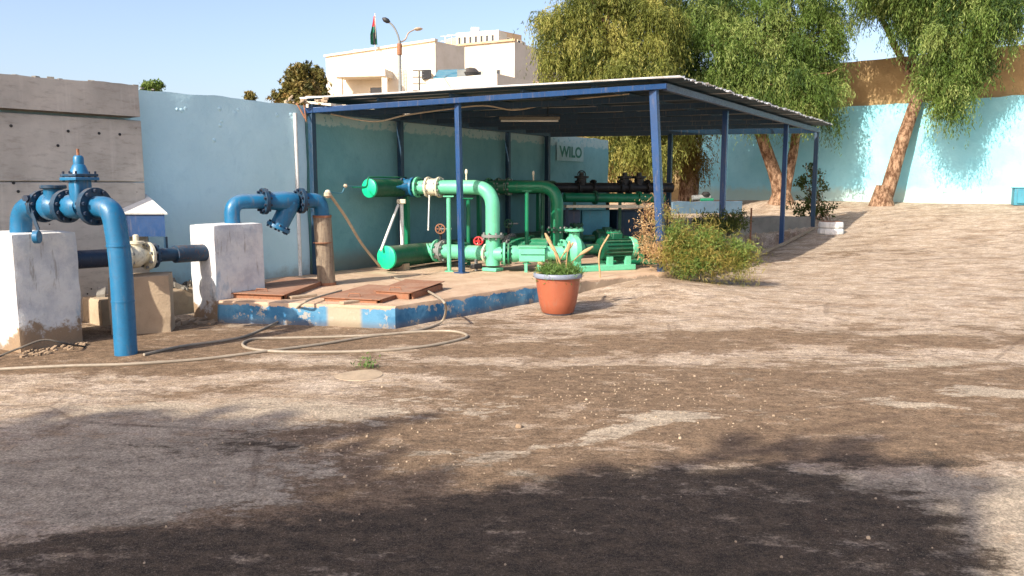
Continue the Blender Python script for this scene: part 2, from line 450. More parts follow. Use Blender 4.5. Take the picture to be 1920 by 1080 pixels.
# ------------------------------------------------------------------ terrain
Q = V((12.4, 27, 0)); FN = V((-.684, -.729, 0)); FD = V((-.729, .684, 0))
A0 = V((-3.05, 12.0, 0)); B0 = V((2.27, 12.4, 0)); C0 = V((8.25, 22, 0)); D0 = V((.71, 18.0, 0))
DCd = (C0-D0).normalized(); DCn = V((-DCd.y, DCd.x, 0)); DCL = (C0-D0).length
def ss(a, b, x):
    t = max(0, min(1, (x-a)/(b-a))); return t*t*(3-2*t)
HT = [(-3, 1.0), (0, 1.0), (3, .75), (6.5, .42), (9.7, .2), (14, .04), (17, 0), (900, 0)]
def h0(x, y):
    d = (x-Q.x)*FN.x+(y-Q.y)*FN.y
    h = 0
    if d <= HT[0][0]: h = 1.0
    else:
        for (a, ha), (b, hb) in zip(HT, HT[1:]):
            if a <= d <= b: h = ha+(hb-ha)*(d-a)/(b-a)
    # raised planting bed behind the shelter's back edge
    px_, py_ = x-D0.x, y-D0.y
    q = px_*DCn.x+py_*DCn.y; k = (px_*DCd.x+py_*DCd.y)
    m = ss(0.0, .18, q)*ss(DCL+1.2, DCL-.1, k)*ss(0.5, 2.5, k)
    h = max(h, h*(1-m)+m*max(h, .70))
    # mound round the forked tree
    r2 = ((x-9.1)**2+(y-27.5)**2)
    return h+.22*math.exp(-r2/1.6)+.035*math.exp(-((x+3.53)**2+(y-7.3)**2)/.05)+.19*math.exp(-((x-2.2)**2+(y-11.8)**2)/1.5)
def inpoly(x, y, P):
    c = False; j = len(P)-1
    for i in range(len(P)):
        if (P[i][1] > y) != (P[j][1] > y) and x < (P[j][0]-P[i][0])*(y-P[i][1])/(P[j][1]-P[i][1])+P[i][0]: c = not c
        j = i
    return c
PIT = [(3.1, 13.55), (8.2, 21.75), (D0.x+.3, D0.y+.0), (1.6, 15.0)]
PIT = [(p[0], p[1]) for p in PIT]
def h(x, y):
    if inpoly(x, y, PIT): return -.32
    return h0(x, y) + .018*noise.noise(V((x*.9, y*.9, 0)))*ss(2, 6, y)
def gpt(px, py, dz=0.0):
    "ground hit of a pixel"
    u = (px-960)/1500; v = (540-py)/1500
    dy = cp+v*sp; dz_ = -sp+v*cp; t = .5
    while t < 60:
        if CAMZ+dz_*t <= h(u*t, dy*t): break
        t += .02
    return V((u*t, dy*t, h(u*t, dy*t)+dz))

# colour zones of the ground, in metres: (x, y, rx, ry, angle, channel, weight)
ZN = []
def zone(px, py, rx, ry, ch, wgt=1.0, ang=0.0):
    p = onz(px, py); ZN.append((p.x, p.y, rx, ry, ang, ch, wgt))
# brown dirt (0)
zone(1350, 750, 3.0, .75, 0, 1.0, .14); zone(1400, 640, 4.2, .9, 0, .42, .1); zone(1000, 600, 1.8, .5, 0, .4, .3); zone(1180, 715, 1.3, .5, 0, .7); zone(1780, 770, 2.0, .7, 0, .8, .2); zone(1100, 820, 1.6, .45, 0, .9)
zone(1650, 830, 2.4, .35, 0, 1); zone(150, 640, 2.2, .9, 0, 1.0, .2); zone(420, 650, 1.6, .6, 0, .9, .3); zone(620, 640, 1.5, .35, 0, .85, .2)
zone(60, 700, 1.2, .25, 0, .6); zone(330, 740, .9, .16, 0, .6, .5); zone(1500, 490, 3.4, .5, 0, .42, .1); zone(1000, 650, 1.6, .25, 0, .5, .3)
zone(800, 830, 1.2, .35, 0, .8); zone(1260, 640, 1.7, .4, 0, .42, .3); zone(1700, 640, 2.2, .3, 0, .45); zone(1250, 530, 1.4, .3, 0, .5); zone(400, 690, 3, .2, 0, .7)
zone(1800, 700, 2.5, .4, 0, .5)
# dark asphalt (1)
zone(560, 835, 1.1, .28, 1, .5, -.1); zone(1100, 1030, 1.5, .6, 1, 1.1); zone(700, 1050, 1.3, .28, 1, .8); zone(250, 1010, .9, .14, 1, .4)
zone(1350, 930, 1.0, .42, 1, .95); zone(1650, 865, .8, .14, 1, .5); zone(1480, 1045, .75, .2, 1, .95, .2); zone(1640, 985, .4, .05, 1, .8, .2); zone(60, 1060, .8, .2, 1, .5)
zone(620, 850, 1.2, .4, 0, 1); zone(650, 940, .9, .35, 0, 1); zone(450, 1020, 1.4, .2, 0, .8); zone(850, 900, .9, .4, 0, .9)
# pale worn patches (2)
zone(150, 890, 1.35, .72, 2, 1.05, .1); zone(320, 780, 1.6, .3, 2, .6); zone(1700, 935, .9, .38, 2, 1.0); zone(1850, 1010, .9, .5, 2, 1.1); zone(1260, 782, .40, .13, 2, 1.0, .2); zone(1150, 810, .3, .09, 2, .9, .5); zone(1060, 835, .5, .05, 2, .7, .3)
zone(830, 850, .4, .07, 2, .6, -.4); zone(1850, 735, .38, .14, 2, .85); zone(1680, 755, .4, .12, 2, .8, -.3); zone(1760, 680, .7, .12, 2, .6, .2); zone(820, 985, .6, .12, 2, .8); zone(700, 1040, .5, .08, 2, .7); zone(1040, 905, .25, .08, 2, .85, -.5); zone(870, 925, .24, .05, 2, .85); zone(600, 760, 1.6, .25, 2, .45); zone(1900, 868, .3, .05, 2, .8)
def zones(x, y):
    c = [0, 0, 0]
    for zx, zy, rx, ry, a, ch, wg in ZN:
        dx, dy = x-zx, y-zy
        u = (dx*cos(a)+dy*sin(a))/rx; v = (-dx*sin(a)+dy*cos(a))/ry
        d = u*u+v*v
        if d < 5: c[ch] += wg*math.exp(-d*d*.55)
    if y < 4: c[1] += .0
    c = [min(1, t) for t in c]
    return [.74*c[0]+.12, .85*c[1], .85*c[2]]
def axis(a, b, d, far):
    out = list(np.arange(a, b+d/2, d)); k = d
    lo = []; x = a
    while x > -far: k *= 1.5; x -= k; lo.append(x)
    hi = []; x = out[-1]; k = d
    while x < far: k *= 1.5; x += k; hi.append(x)
    return lo[::-1]+out+hi
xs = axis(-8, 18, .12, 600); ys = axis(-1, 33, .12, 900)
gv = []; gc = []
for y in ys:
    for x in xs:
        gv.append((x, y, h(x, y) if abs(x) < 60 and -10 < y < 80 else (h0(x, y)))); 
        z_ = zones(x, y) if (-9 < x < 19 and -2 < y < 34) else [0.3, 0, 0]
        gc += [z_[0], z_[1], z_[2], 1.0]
nx = len(xs)
gf = [(j*nx+i, j*nx+i+1, (j+1)*nx+i+1, (j+1)*nx+i) for j in range(len(ys)-1) for i in range(nx-1)]
me = bpy.data.meshes.new('ground'); me.from_pydata(gv, [], gf); me.materials.append(M['ground'])
ca = me.color_attributes.new('zones', 'FLOAT_COLOR', 'POINT'); ca.data.foreach_set('color', gc)
for p in me.polygons: p.use_smooth = True
go = bpy.data.objects.new('ground', me); COL.objects.link(go); go['kind'] = 'structure'

# ------------------------------------------------------------------ walls
def slab(p, q, z0, z1, th, n_=None, mb=None, sub=0, seed=0, amp=0):
    "vertical slab whose front face runs p->q; thickness goes to the back"
    mb = mb or MB(); p, q = V(p), V(q); d = (q-p); L = d.length; d.normalize()
    back = V((-d.y, d.x, 0))*th
    if not sub:
        return mb.hexa([V((p.x,p.y,z0)), V((q.x,q.y,z0)), V((q.x,q.y,z0))+back, V((p.x,p.y,z0))+back,
                        V((p.x,p.y,z1)), V((q.x,q.y,z1)), V((q.x,q.y,z1))+back, V((p.x,p.y,z1))+back])
    nx_ = max(2, int(L/sub)); nz_ = max(2, int((z1-z0)/sub)); vs = []; fs = []
    for j in range(nz_+1):
        for i in range(nx_+1):
            pt = p+d*(L*i/nx_); pt = V((pt.x, pt.y, z0+(z1-z0)*j/nz_))
            o = amp*(fbm(pt*1.3+V((seed,0,0)), 4)) 
            if j == nz_: pt.z += .03*fbm(pt*2+V((0,seed,0)), 4)
            vs.append(pt-back.normalized()*o)
    w_ = nx_+1
    for j in range(nz_):
        for i in range(nx_): fs.append((j*w_+i, j*w_+i+1, (j+1)*w_+i+1, (j+1)*w_+i))
    k = len(vs)
    for i in range(w_): vs.append(vs[nz_*w_+i]+back)
    for i in range(w_): vs.append(V((p+d*(L*i/nx_)).to_tuple())+back+V((0,0,z0)))
    for i in range(nx_):
        fs.append((nz_*w_+i, nz_*w_+i+1, k+i+1, k+i)); fs.append((k+i, k+i+1, k+w_+i+1, k+w_+i))
    fs.append(tuple([j*w_ for j in range(nz_+1)]+[k, k+w_])[::-1]); 
    fs.append(tuple([j*w_+nx_ for j in range(nz_+1)]+[k+nx_, k+w_+nx_]))
    return mb.add(vs, fs)
W1d = V((sin(radians(38.7)), cos(radians(38.7)), 0))
def w1(t): return A0-W1d*t
# light blue wall behind the concrete and up to the shelter
bw = thing('plastered_wall', 'light blue plastered wall with blistered paint left of the shelter', 'wall', w1(6))
slab(w1(9.5), A0, 0, 2.75, .25, sub=.12, seed=3, amp=.02).build('wall_body', M['wall_blue'], bw, ang=50)
m = MB()
for px, py, r in ((440,212,.05),(447,206,.035),(411,204,.028),(376,207,.03),(350,203,.035),(400,263,.025),(411,235,.025),(547,222,.045),(520,216,.03),(340,207,.03),(333,205,.02),(545,215,.03),(415,228,.02)):
    u = (px-960)/1500
    # find the wall point for this pixel
    best = min((abs((w1(t).x/w1(t).y)*1.02-u*1.0), t) for t in [k*.02 for k in range(300)])[1]
    p = w1(best); z = at(px, py, p.y).z
    nn = V((W1d.y, -W1d.x, 0))
    m.lathe(V((p.x, p.y, z))-nn*.012, [(r*1.25, .004), (r*1.0, .013), (r*.6, .018), (r*.2, .020), (0, .020)], 10, nn)
m.build('paint_blisters', M['wall_blue'], bw)
# wall under the shelter
w2e = A0+AX*10.45
sw = thing('plastered_wall', 'shaded blue-green wall under the shelter roof behind the green pipes', 'wall', A0+AX*5)
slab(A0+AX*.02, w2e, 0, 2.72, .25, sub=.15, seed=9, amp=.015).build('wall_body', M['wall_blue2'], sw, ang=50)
# concrete panel wall
cwt = thing('concrete_wall', 'raw grey concrete wall with a thick top beam at the left edge', 'wall', w1(4.5))
nn = V((W1d.y, -W1d.x, 0))
e1 = on_line(A0+nn*.22+V((0,0,1.8)), -W1d, 270); e1.z = 0; s1 = w1(9.5)+nn*.22
slab(s1, e1, 0, 1.62, .20).build('lower_panel', M['concrete'], cwt, bevel=.012)
slab(s1, e1, 1.628, 2.36, .20).build('upper_panel', M['concrete'], cwt, bevel=.012)
e2 = on_line(A0+nn*.28+V((0,0,2.5)), -W1d, 262); e2.z = 0; s2 = w1(9.5)+nn*.28
slab(s2, e2, 2.40, 2.75, .26, sub=.1, seed=5, amp=.02).build('top_beam', M['concrete'], cwt, ang=50)
m = MB()
for k in range(60):
    t = 2.3+random.random()*5.5; p = w1(t)+nn*random.uniform(.0, .2); r = random.uniform(.012, .035)
    m.box(p+V((0,0,2.76+r*.3)), (r*2, r*1.6, r), (random.random(), random.random(), 0))
m.build('mortar_crumbs', M['rawconc'], cwt)
m = MB()
for px, py in ((24,236),(130,246),(187,250),(227,252),(108,273),(20,343),(28,359)):
    best = min((abs(((w1(t)+nn*.22).x/(w1(t)+nn*.22).y)-(px-960)/1500/1.015), t) for t in [k*.02 for k in range(450)])[1]
    p = w1(best)+nn*.2225; z = at(px, py, p.y).z
    m.cyl(V((p.x,p.y,z)), V((p.x,p.y,z))+nn*.003, .017, n=10)
m.build('tie_holes', M['black'], cwt)

# far wall, cyan below and tan above
fw = thing('boundary_wall', 'sunlit pale cyan wall with a tan upper part behind the trees', 'wall', Q)
fp = Q-FD*16; fq = Q+FD*7.0
slab(fq, fp, .3, 4.22, .4, sub=.3, seed=4, amp=.03).build('lower_wall', M['wall_cyan'], fw, ang=50)
slab(fq-FN*.14, fp-FN*.14, 4.2, 5.72, .3, sub=.3, seed=8, amp=.04).build('upper_wall', M['wall_tan'], fw, ang=50)
tw = thing('boundary_wall', 'tan rendered wall in the shade behind the drooping trees', 'wall', fq+V((-6,.5,0)))
slab(fq+V((-5.2, .6, 0)), fq+V((-.03,.3,0)), .2, 5.6, .3, sub=.4, seed=2, amp=.03).build('wall_body', M['wall_tan'], tw, ang=50)

# ------------------------------------------------------------------ plinth and low walls
PZ = .25
pl_poly = [(-3.42, 9.2), (-1.30, 8.78), (.22, 10.62), (1.15, 11.45), (2.55, 12.35), (3.25, 13.5), (1.6, 15.1), (D0.x+.4, D0.y), (-3.02, 12.02), (-4.1, 10.9), (-3.75, 9.7)]
def rough_prism(poly, z0, z1, step=.12, amp=.02):
    out = []
    for i in range(len(poly)):
        p, q = V((*poly[i], 0)), V((*poly[(i+1) % len(poly)], 0)); k = max(1, int((q-p).length/step))
        d = (q-p).normalized(); nrm = V((d.y, -d.x, 0))
        for j in range(k): 
            a = p+(q-p)*j/k; out.append(a+nrm*amp*fbm(a*3, 3))
    mb = MB(); n = len(out); lev = [z0, z0+(z1-z0)*.5, z1-.025, z1]
    ins = [0, 0, .004, .022]
    c = sum(out, V((0,0,0)))/n; vs = []
    for zz, s_ in zip(lev, ins):
        for a in out:
            dd = (c-a).normalized(); b = a+dd*(s_+.012*noise.noise(a*7+V((0,0,zz*9)))); vs.append(V((b.x, b.y, zz + (.008*noise.noise(a*5) if zz > z0+.1 else 0))))
    fs = [(l*n+i, l*n+(i+1) % n, (l+1)*n+(i+1) % n, (l+1)*n+i) for l in range(3) for i in range(n)]
    fs.append(tuple(range(3*n, 4*n))); mb.add(vs, fs); return mb
ko = rough_prism(pl_poly, -.1, PZ).build('concrete_plinth', M['kerb'], loc=(-1.3, 10.5, 0), ang=30)
tag(ko, 'low concrete slab with a chipped blue painted kerb edge under the pipes', 'plinth')
# retaining edge on the right of the sunken floor and the low back wall
m = MB(); pb = V((3.1, 13.55, 0)); pc = V((8.25, 21.85, 0)); steps = 24
dd = (pc-pb).normalized(); rn = V((dd.y, -dd.x, 0))
vs = []; fs = []
for i in range(steps+1):
    p = pb+(pc-pb)*i/steps; z = h0((p+rn*.25).x, (p+rn*.25).y)+.02
    for o_, zz in ((-.05, -.4), (-.05, z), (.05, z), (.05, -.4)): vs.append(V(((p+rn*o_).x, (p+rn*o_).y, zz)))
for i in range(steps):
    for k in range(3): fs.append((i*4+k, (i+1)*4+k, (i+1)*4+k+1, i*4+k+1))
m.add(vs, fs); o = m.build('kerb', M['beigeconc'], loc=(5.6, 17.6, 0)); tag(o, 'concrete edge along the sunken floor at the right side of the shelter', 'kerb')
lw = MB(); slab(D0+DCd*3.4, C0+DCd*.05, -.4, .72, .2, mb=lw, sub=.2, seed=1, amp=.02)
o = lw.build('retaining_wall', M['rawconc'], loc=tuple(D0+DCd*6)); tag(o, 'low grey retaining wall under the back edge of the shelter roof', 'low wall')

# ------------------------------------------------------------------ shelter
sh = thing('open_shelter', 'open steel shelter with blue posts and a corrugated metal roof', 'shelter', (1.5, 15, 0))
zA, zB, zC, zD = 2.70, 3.06, 3.06, 2.70
RA, RB, RC, RD = V((*A0.xy, zA)), V((*B0.xy, zB)), V((*C0.xy, zC)), V((*D0.xy, zD))
def post(top, base, wd, mt, name='post', shoe=True):
    m = MB(); m.bar(base, top, wd, wd, up=AX); o = m.build(name, mt, sh, bevel=.006)
    if base[2] > .1: MB().box(V(base)+V((0,0,.008)), (wd*2.2, wd*2.2, .014), AX).build('base_plate', mt, o)
    return o
P860t = at(858, 190, 12.17); P860b = V((*at(866, 515, 12.17).xy, PZ))
post(P860t, P860b, .078, M['blue_steel'])
post(V((at(1226,160,12.4).x, 12.4, zB-.03)), V((at(1243,520,12.4).x, 12.4, 0)), .115, M['blue_steel'])
for Y, px in ((15.75, 1361), (19.2, 1476)):
    t = (Y-12.4)/9.6; z = zB-.06
    tp = at(px, 200, Y); post(V((tp.x, Y, z)), V((tp.x, Y, -.3 if Y < 18 else h0(tp.x+.2, Y)-.1)), .10, M['blue_steel'])
post(V((C0.x, C0.y, zC-.08)), V((C0.x, C0.y, -.3)), .11, M['blue_dark'])
pw = D0+(C0-D0)*.414; post(V((pw.x, pw.y, 2.80)), V((pw.x, pw.y, -.3)), .10, M['blue_dark'])
for s_ in (.04, 2.05, 5.45):
    p = A0+AX*s_+BX*.10; post(V((p.x, p.y, 2.66)), V((p.x, p.y, 0)), .085, M['blue_dark'])
p = D0+BX*.09; post(V((p.x, p.y, 2.66)), V((p.x, p.y, 0)), .10, M['blue_dark'])
# beams
MB().bar(RA+V((0,-.06,-.04)), RB+V((.05,-.06,.0)), .06, .08).build('front_beam', M['blue_steel'], sh, bevel=.006)
MB().bar(RB+V((.05,.02,-.0)), RC+V((.05,.0,-.03)), .07, .11).build('side_beam', M['beam_grey'], sh, bevel=.006)
MB().bar(RD, RC+V((0,.1,-.02)), .08, .14).build('back_beam', M['blue_dark'], sh)
MB().bar(RA+BX*.12, RD+BX*.12, .08, .12).build('wall_beam', M['blue_dark'], sh)
for k in (.14, .28, .42, .56, .70, .85):
    a = RA+(RD-RA)*k+BX*.12; b = RB+(RC-RB)*k; MB().bar(a+V((0,0,.0)), b, .05, .09).build('rafter', M['blue_dark'], sh)
for k in (.2, .4, .6, .8):
    a = RA+(RB-RA)*k; b = RD+(RC-RD)*k; MB().bar(a+V((0,0,.065)), b+V((0,0,.065)), .04, .05).build('purlin', M['blue_dark'], sh)
# corrugated sheets: waves across, ribs run from wall side to the open side
def roof_sheet(k0, k1, name, dz=0, rag=0):
    n = int((k1-k0)*110*3.2); vs = []; fs = []; cols = 9
    for i in range(n+1):
        k = k0+(k1-k0)*i/n
        l = RA+(RD-RA)*k-BX*.05; r = RB+(RC-RB)*k+V((.24,-.04,0))+(V((.16,.0,0)))*k
        l -= V((0,.14,0))*(1-k); r -= V((0,.10,0))*(1-k)
        wv = .022*cos(i/3.2*2*pi)
        e = rag*noise.noise(V((i*.2, dz*50, 3)))
        for j in range(cols):
            t = j/(cols-1); p = l+(r-l)*t; p += (r-l).normalized()*(e if j == cols-1 else 0)
            vs.append(p+V((0,0,.125+wv+dz+.012*noise.noise(V((k*7, t*3, 0))))))
    for i in range(n):
        for j in range(cols-1): fs.append((i*cols+j, i*cols+j+1, (i+1)*cols+j+1, (i+1)*cols+j))
    m_ = MB().add(vs, fs); o = m_.build(name, M['roof'], sh, ang=80)
    sd_ = o.modifiers.new('Solid', 'SOLIDIFY'); sd_.thickness = .006; sd_.offset = 1
    return o
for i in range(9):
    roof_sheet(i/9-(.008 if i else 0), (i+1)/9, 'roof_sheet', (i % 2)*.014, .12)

# fluorescent lamp and loose cable under the roof
a, b = at(936, 222, 14.2), at(1050, 221, 14.2); a.z = b.z = (a.z+b.z)/2
lt = thing('tube_light', 'long pale fluorescent tube light hanging under the shelter roof', 'lamp', (a+b)/2)
MB().bar(a, b, .10, .05).build('housing', M['lampgrey'], lt, bevel=.008)
MB().cyl(a+V((.03,0,-.045)), b+V((-.03,0,-.045)), .018, n=10).build('tube', M['white'], lt)
m = MB(); m.cyl(a.lerp(b, .2)+V((0,0,.03)), a.lerp(b, .2)+V((0,0,.33)), .008, n=6); m.cyl(a.lerp(b, .8)+V((0,0,.03)), a.lerp(b, .8)+V((0,0,.33)), .008, n=6); build_split(m, 'hanger', M['black'], lt)
pts = [at(620,214,12.2), at(700,228,12.4), at(760,216,12.5), at(830,206,12.7), at(905,198,12.9), at(960,206,13.2), at(1005,200,13.4), at(1060,188,13.4), at(1180,176,13.2)]
o = MB().tube(catmull(pts, 6), .012, 6).build('power_cable', M['rope'], loc=tuple(pts[3])); tag(o, 'pale loose cable sagging under the front of the shelter roof', 'cable')

# white downpipe at the corner
p = A0+V((-.10,-.16,0))
o = MB().cyl(V((p.x,p.y,.24)), V((p.x,p.y,2.62)), .028, n=12).build('downpipe', M['white'], loc=(p.x,p.y,.2)); tag(o, 'thin white vertical pipe where the light blue wall meets the shelter', 'pipe')
dt = thing('roof_bracket', 'heap of broken mortar and sticks on the wall corner by the roof', 'rubble', (p.x, p.y, 2.7))
m = MB()
for k in range(16):
    c = A0+V((random.uniform(-.25,.35), random.uniform(-.18,.0), 2.78+random.uniform(-.03,.07))); r = random.uniform(.02,.045)
    m.box(c, (r*2, r*1.4, r), (random.random(), random.random(), random.uniform(-.3,.3)))
build_split(m, 'mortar_lump', M['beigeconc'], dt, bevel=.008)
m = MB(); m.cyl(at(556,193,11.8), at(572,222,11.8), .012, n=6); m.cyl(at(570,196,11.8), at(574,228,11.8), .01, n=6); build_split(m, 'stick', M['rust'], dt)
dt.name = 'mortar_heap'; ORG['mortar_heap'] = ORG['roof_bracket']

# WILO sign
def wall2_pt(px, py, off=.004):
    best = min((abs((A0+AX*s_).x/(A0+AX*s_).y*1.0-((px-960)/1500)/(cp+(540-py)/1500*sp)), s_) for s_ in [k*.01 for k in range(1100)])[1]
    p = A0+AX*best+BX*off; return V((p.x, p.y, at(px, py, p.y).z))
c0 = wall2_pt(1042, 285); c1 = wall2_pt(1092, 285)
sg = thing('wall_sign', 'pale board with green WILO lettering on the blue wall', 'sign', (c0+c1)/2)
wS = (c1-c0).length; zt = wall2_pt(1066, 268).z; zb = wall2_pt(1066, 302).z; cz = (zt+zb)/2
ctr = V(((c0.x+c1.x)/2, (c0.y+c1.y)/2, cz))
MB().box(ctr+BX*.022, (wS, .012, zt-zb), AX).build('board', painted('sign_board_paint', rgb(150,182,182), (.25,.32,.32,1), .5, .7, .6), sg)
def text_mesh(txt, name, mt, parent, center, xdir, hgt, width, ndir, ext=.004):
    cu = bpy.data.curves.new(name, 'FONT'); cu.body = txt; cu.size = 1; cu.extrude = 0.0; cu.align_x = 'CENTER'; cu.align_y = 'CENTER'; cu.offset = .035
    to = bpy.data.objects.new('tmp_text', cu); COL.objects.link(to); bpy.context.view_layer.update()
    me_ = bpy.data.meshes.new_from_object(to.evaluated_get(bpy.context.evaluated_depsgraph_get()))
    co = [v_.co.copy() for v_ in me_.vertices]; fs = [tuple(p.vertices) for p in me_.polygons]
    bpy.data.objects.remove(to); bpy.data.meshes.remove(me_)
    x0, x1 = min(c.x for c in co), max(c.x for c in co); y0, y1 = min(c.y for c in co), max(c.y for c in co)
    vs = [center+xdir*((c.x-(x0+x1)/2)/(x1-x0)*width)+UP*((c.y-(y0+y1)/2)/(y1-y0)*hgt)+ndir*ext for c in co]
    return MB().add(vs, fs).build(name, mt, parent, smooth=False)
text_mesh('WILO', 'lettering', painted('sign_green_paint', rgb(12,104,84), (.05,.12,.1,1), .2, .6, .2), sg, ctr+BX*.028, AX, (zt-zb)*.62, wS*.84, BX)

# ------------------------------------------------------------------ pipe helpers
def flange(c, ax, r, th, mt, parent, nb=8, bolt=None, name='flange', br=None):
    c = V(c); ax = V(ax).normalized()
    m = MB(); m.lathe(c-ax*th/2, [(r*.55, 0), (r, 0), (r, th), (r*.55, th)], 28, ax)
    o = m.build(name, mt, parent, bevel=.003)
    if nb:
        x = ax.orthogonal().normalized(); y = ax.cross(x); m = MB(); br = br or r*.105
        for k in range(nb):
            a_ = 2*pi*(k+.5)/nb; p_ = c+(x*cos(a_)+y*sin(a_))*r*.83
            m.cyl(p_-ax*(th/2+br*1.6), p_+ax*(th/2+br*1.6), br, n=6)
        build_split(m, 'bolt', bolt or mt, o)
    return o

# ------------------------------------------------------------------ white concrete blocks
def rough_block(c, d, ln, wd, hgt, name, label, mt, amp=.011, z0=-.05, taper=0, sub=.06):
    "block: d = along direction, corner c, width goes to the left-back"
    d = V(d).normalized(); s_ = V((-d.y, d.x, 0)); c = V((c[0], c[1], 0))
    nx_, ny_, nz_ = max(2, int(ln/sub)), max(2, int(wd/sub)), max(2, int((hgt-z0)/sub))
    idx = {}; vs = []; fs = []
    def vert(i, j, k):
        if (i, j, k) in idx: return idx[(i, j, k)]
        p = c+d*(ln*i/nx_)+s_*(wd*j/ny_); p.z = z0+(hgt-z0)*k/nz_
        ctr_ = c+d*ln/2+s_*wd/2; ctr_.z = (hgt+z0)/2
        o_ = p-ctr_
        e = sum((i in (0, nx_), j in (0, ny_), k == nz_))
        low = ss(.35, 0, p.z)
        f = amp*(fbm(p*3.2, 4)*1.2-(.9 if e >= 2 else 0)-.3*e) - low*amp*(1.5*abs(fbm(p*5+V((3,3,3)), 3)))
        p = p+V((o_.x/ln*2, o_.y/wd*2 if wd else 0, 0)).normalized()*f+UP*(f*.5 if k == nz_ else 0)
        vs.append(p); idx[(i, j, k)] = len(vs)-1; return idx[(i, j, k)]
    for k in range(nz_):
        for i in range(nx_):
            fs.append((vert(i,0,k), vert(i+1,0,k), vert(i+1,0,k+1), vert(i,0,k+1)))
            fs.append((vert(i+1,ny_,k), vert(i,ny_,k), vert(i,ny_,k+1), vert(i+1,ny_,k+1)))
        for j in range(ny_):
            fs.append((vert(0,j+1,k), vert(0,j,k), vert(0,j,k+1), vert(0,j+1,k+1)))
            fs.append((vert(nx_,j,k), vert(nx_,j+1,k), vert(nx_,j+1,k+1), vert(nx_,j,k+1)))
    for i in range(nx_):
        for j in range(ny_): fs.append((vert(i,j,nz_), vert(i+1,j,nz_), vert(i+1,j+1,nz_), vert(i,j+1,nz_)))
    o = MB().add(vs, fs).build(name, mt, loc=tuple(c), ang=60); tag(o, label, 'concrete block'); return o
b1 = onz(39, 661); b1e = onz(159, 641)
rough_block(b1, b1e-b1, (b1e-b1).length, .85, 1.13, 'concrete_block', 'large whitewashed concrete block at the left edge under the big valve', M['block'])
b2 = V((-3.45, 9.25, 0))
rough_block(b2, AX, .74, .46, 1.13, 'concrete_block', 'white concrete block with a dark pipe entering its side, beside the rusty covers', M['block'])
rough_block(V((-4.30, 8.42, 0)), V((.9, .3, 0)), .62, .45, .62, 'pipe_support', 'stained beige concrete support under the cream valve', M['beigeconc'])
# little broken foot at block two
m = MB()
for k in range(26):
    t = random.random(); p = onz(330+80*t, 606+random.uniform(-6, 4)); r = random.uniform(.012, .04)
    m.box(p+V((0,0,r*.3)), (r*2, r*1.5, r), (random.random(), random.random(), .2))
o = m.build('plaster_crumbs', M['block'], loc=tuple(onz(370, 606)), bevel=.005); tag(o, 'white plaster crumbs at the foot of the block beside the kerb', 'rubble', kind='stuff')
m = MB()
for k in range(60):
    t_ = random.random(); p = onz(44+120*t_, 664-22*t_+random.uniform(-4, 9)); r = random.uniform(.008, .03)
    m.box(p+V((0,0,r*.3)), (r*2, r*1.5, r), (random.random(), random.random(), .2))
o = m.build('plaster_crumbs', M['block'], loc=tuple(onz(100, 655)), bevel=.004); tag(o, 'plaster crumbs fallen along the foot of the large left block', 'rubble', kind='stuff')
# ledge with rubble along the wall
lp = [w1(3.4)+nn*.02, w1(3.4)+nn*.75, w1(1.55)+nn*.75, w1(1.55)+nn*.02]
lp = [w1(3.4)+nn*.0, w1(3.4)+nn*.7, w1(1.1)+nn*.5, w1(1.1)+nn*.0]
o = rough_prism([tuple(q_.xy) for q_ in lp], -.05, .30, .15, .03).build('wall_footing', M['beigeconc'], loc=tuple(w1(2.4))); tag(o, 'rough concrete footing along the light blue wall behind the blocks', 'footing')
m = MB()
for k in range(70):
    p = w1(random.uniform(1.3, 3.3))+nn*random.uniform(.05, .62); r = random.uniform(.02, .07)
    m.box(p+V((0,0,.31+r*.35)), (r*2, r*1.4, r*1.1), (random.random()-.5, random.random()-.5, random.random()*.6))
o = m.build('rubble', M['rawconc'], loc=tuple(w1(2.4)+V((0,0,.3))), bevel=.006); tag(o, 'grey and white rubble lying on the footing by the light blue wall', 'rubble', kind='stuff')

# ------------------------------------------------------------------ big valve assembly on the left
pe0 = V((*at(38, 437, 7.85).xy, 1.05)); pb0 = V((at(237,675,7.28).x, 7.28, -.05))
zc = 1.385
pv = thing('valve_pipe', 'bright blue bent pipe with gate valve rising from the left white block', 'pipework', (pb0.x-.6, 7.5, 0))
R_ = .095
pL = V((pe0.x+.03, pe0.y, zc)); ptop = V((at(211, 395, 7.32).x, 7.32, zc+.01))
axv = (ptop-pL).normalized()
q = lambda px: on_line(pL, axv, px)
MB().tube(rounded([pe0, pL, q(82)], .24, 10), R_, 26).build('left_elbow', M['blue'], pv)
MB().tube(rounded([q(176), V((*ptop.xy, zc)), V((ptop.x+.05, ptop.y-.01, .95)), pb0], .26, 12), R_*1.04, 28).build('standpipe', M['blue'], pv)
# weld bands on the standpipe
wl = V((ptop.x+.05, ptop.y-.01, .95))
def ring(c, ax, r, w_, mt, parent, name='weld_band'):
    MB().lathe(V(c)-V(ax).normalized()*w_/2, [(r*.9, 0), (r, 0), (r, w_), (r*.9, w_)], 28, ax).build(name, mt, parent)
dn = (pb0-wl).normalized()
ring(wl+V((-.012,0,.09)), dn, R_*1.1, .018, M['blue'], pv); ring(wl+dn*.42, dn, R_*1.08, .014, M['blue'], pv)
for px, r, th in ((80, .155, .05), (125, .155, .06), (178, .175, .055)):
    flange(q(px), axv, r, th, M['blue_dark'], pv, 10, M['navy'])
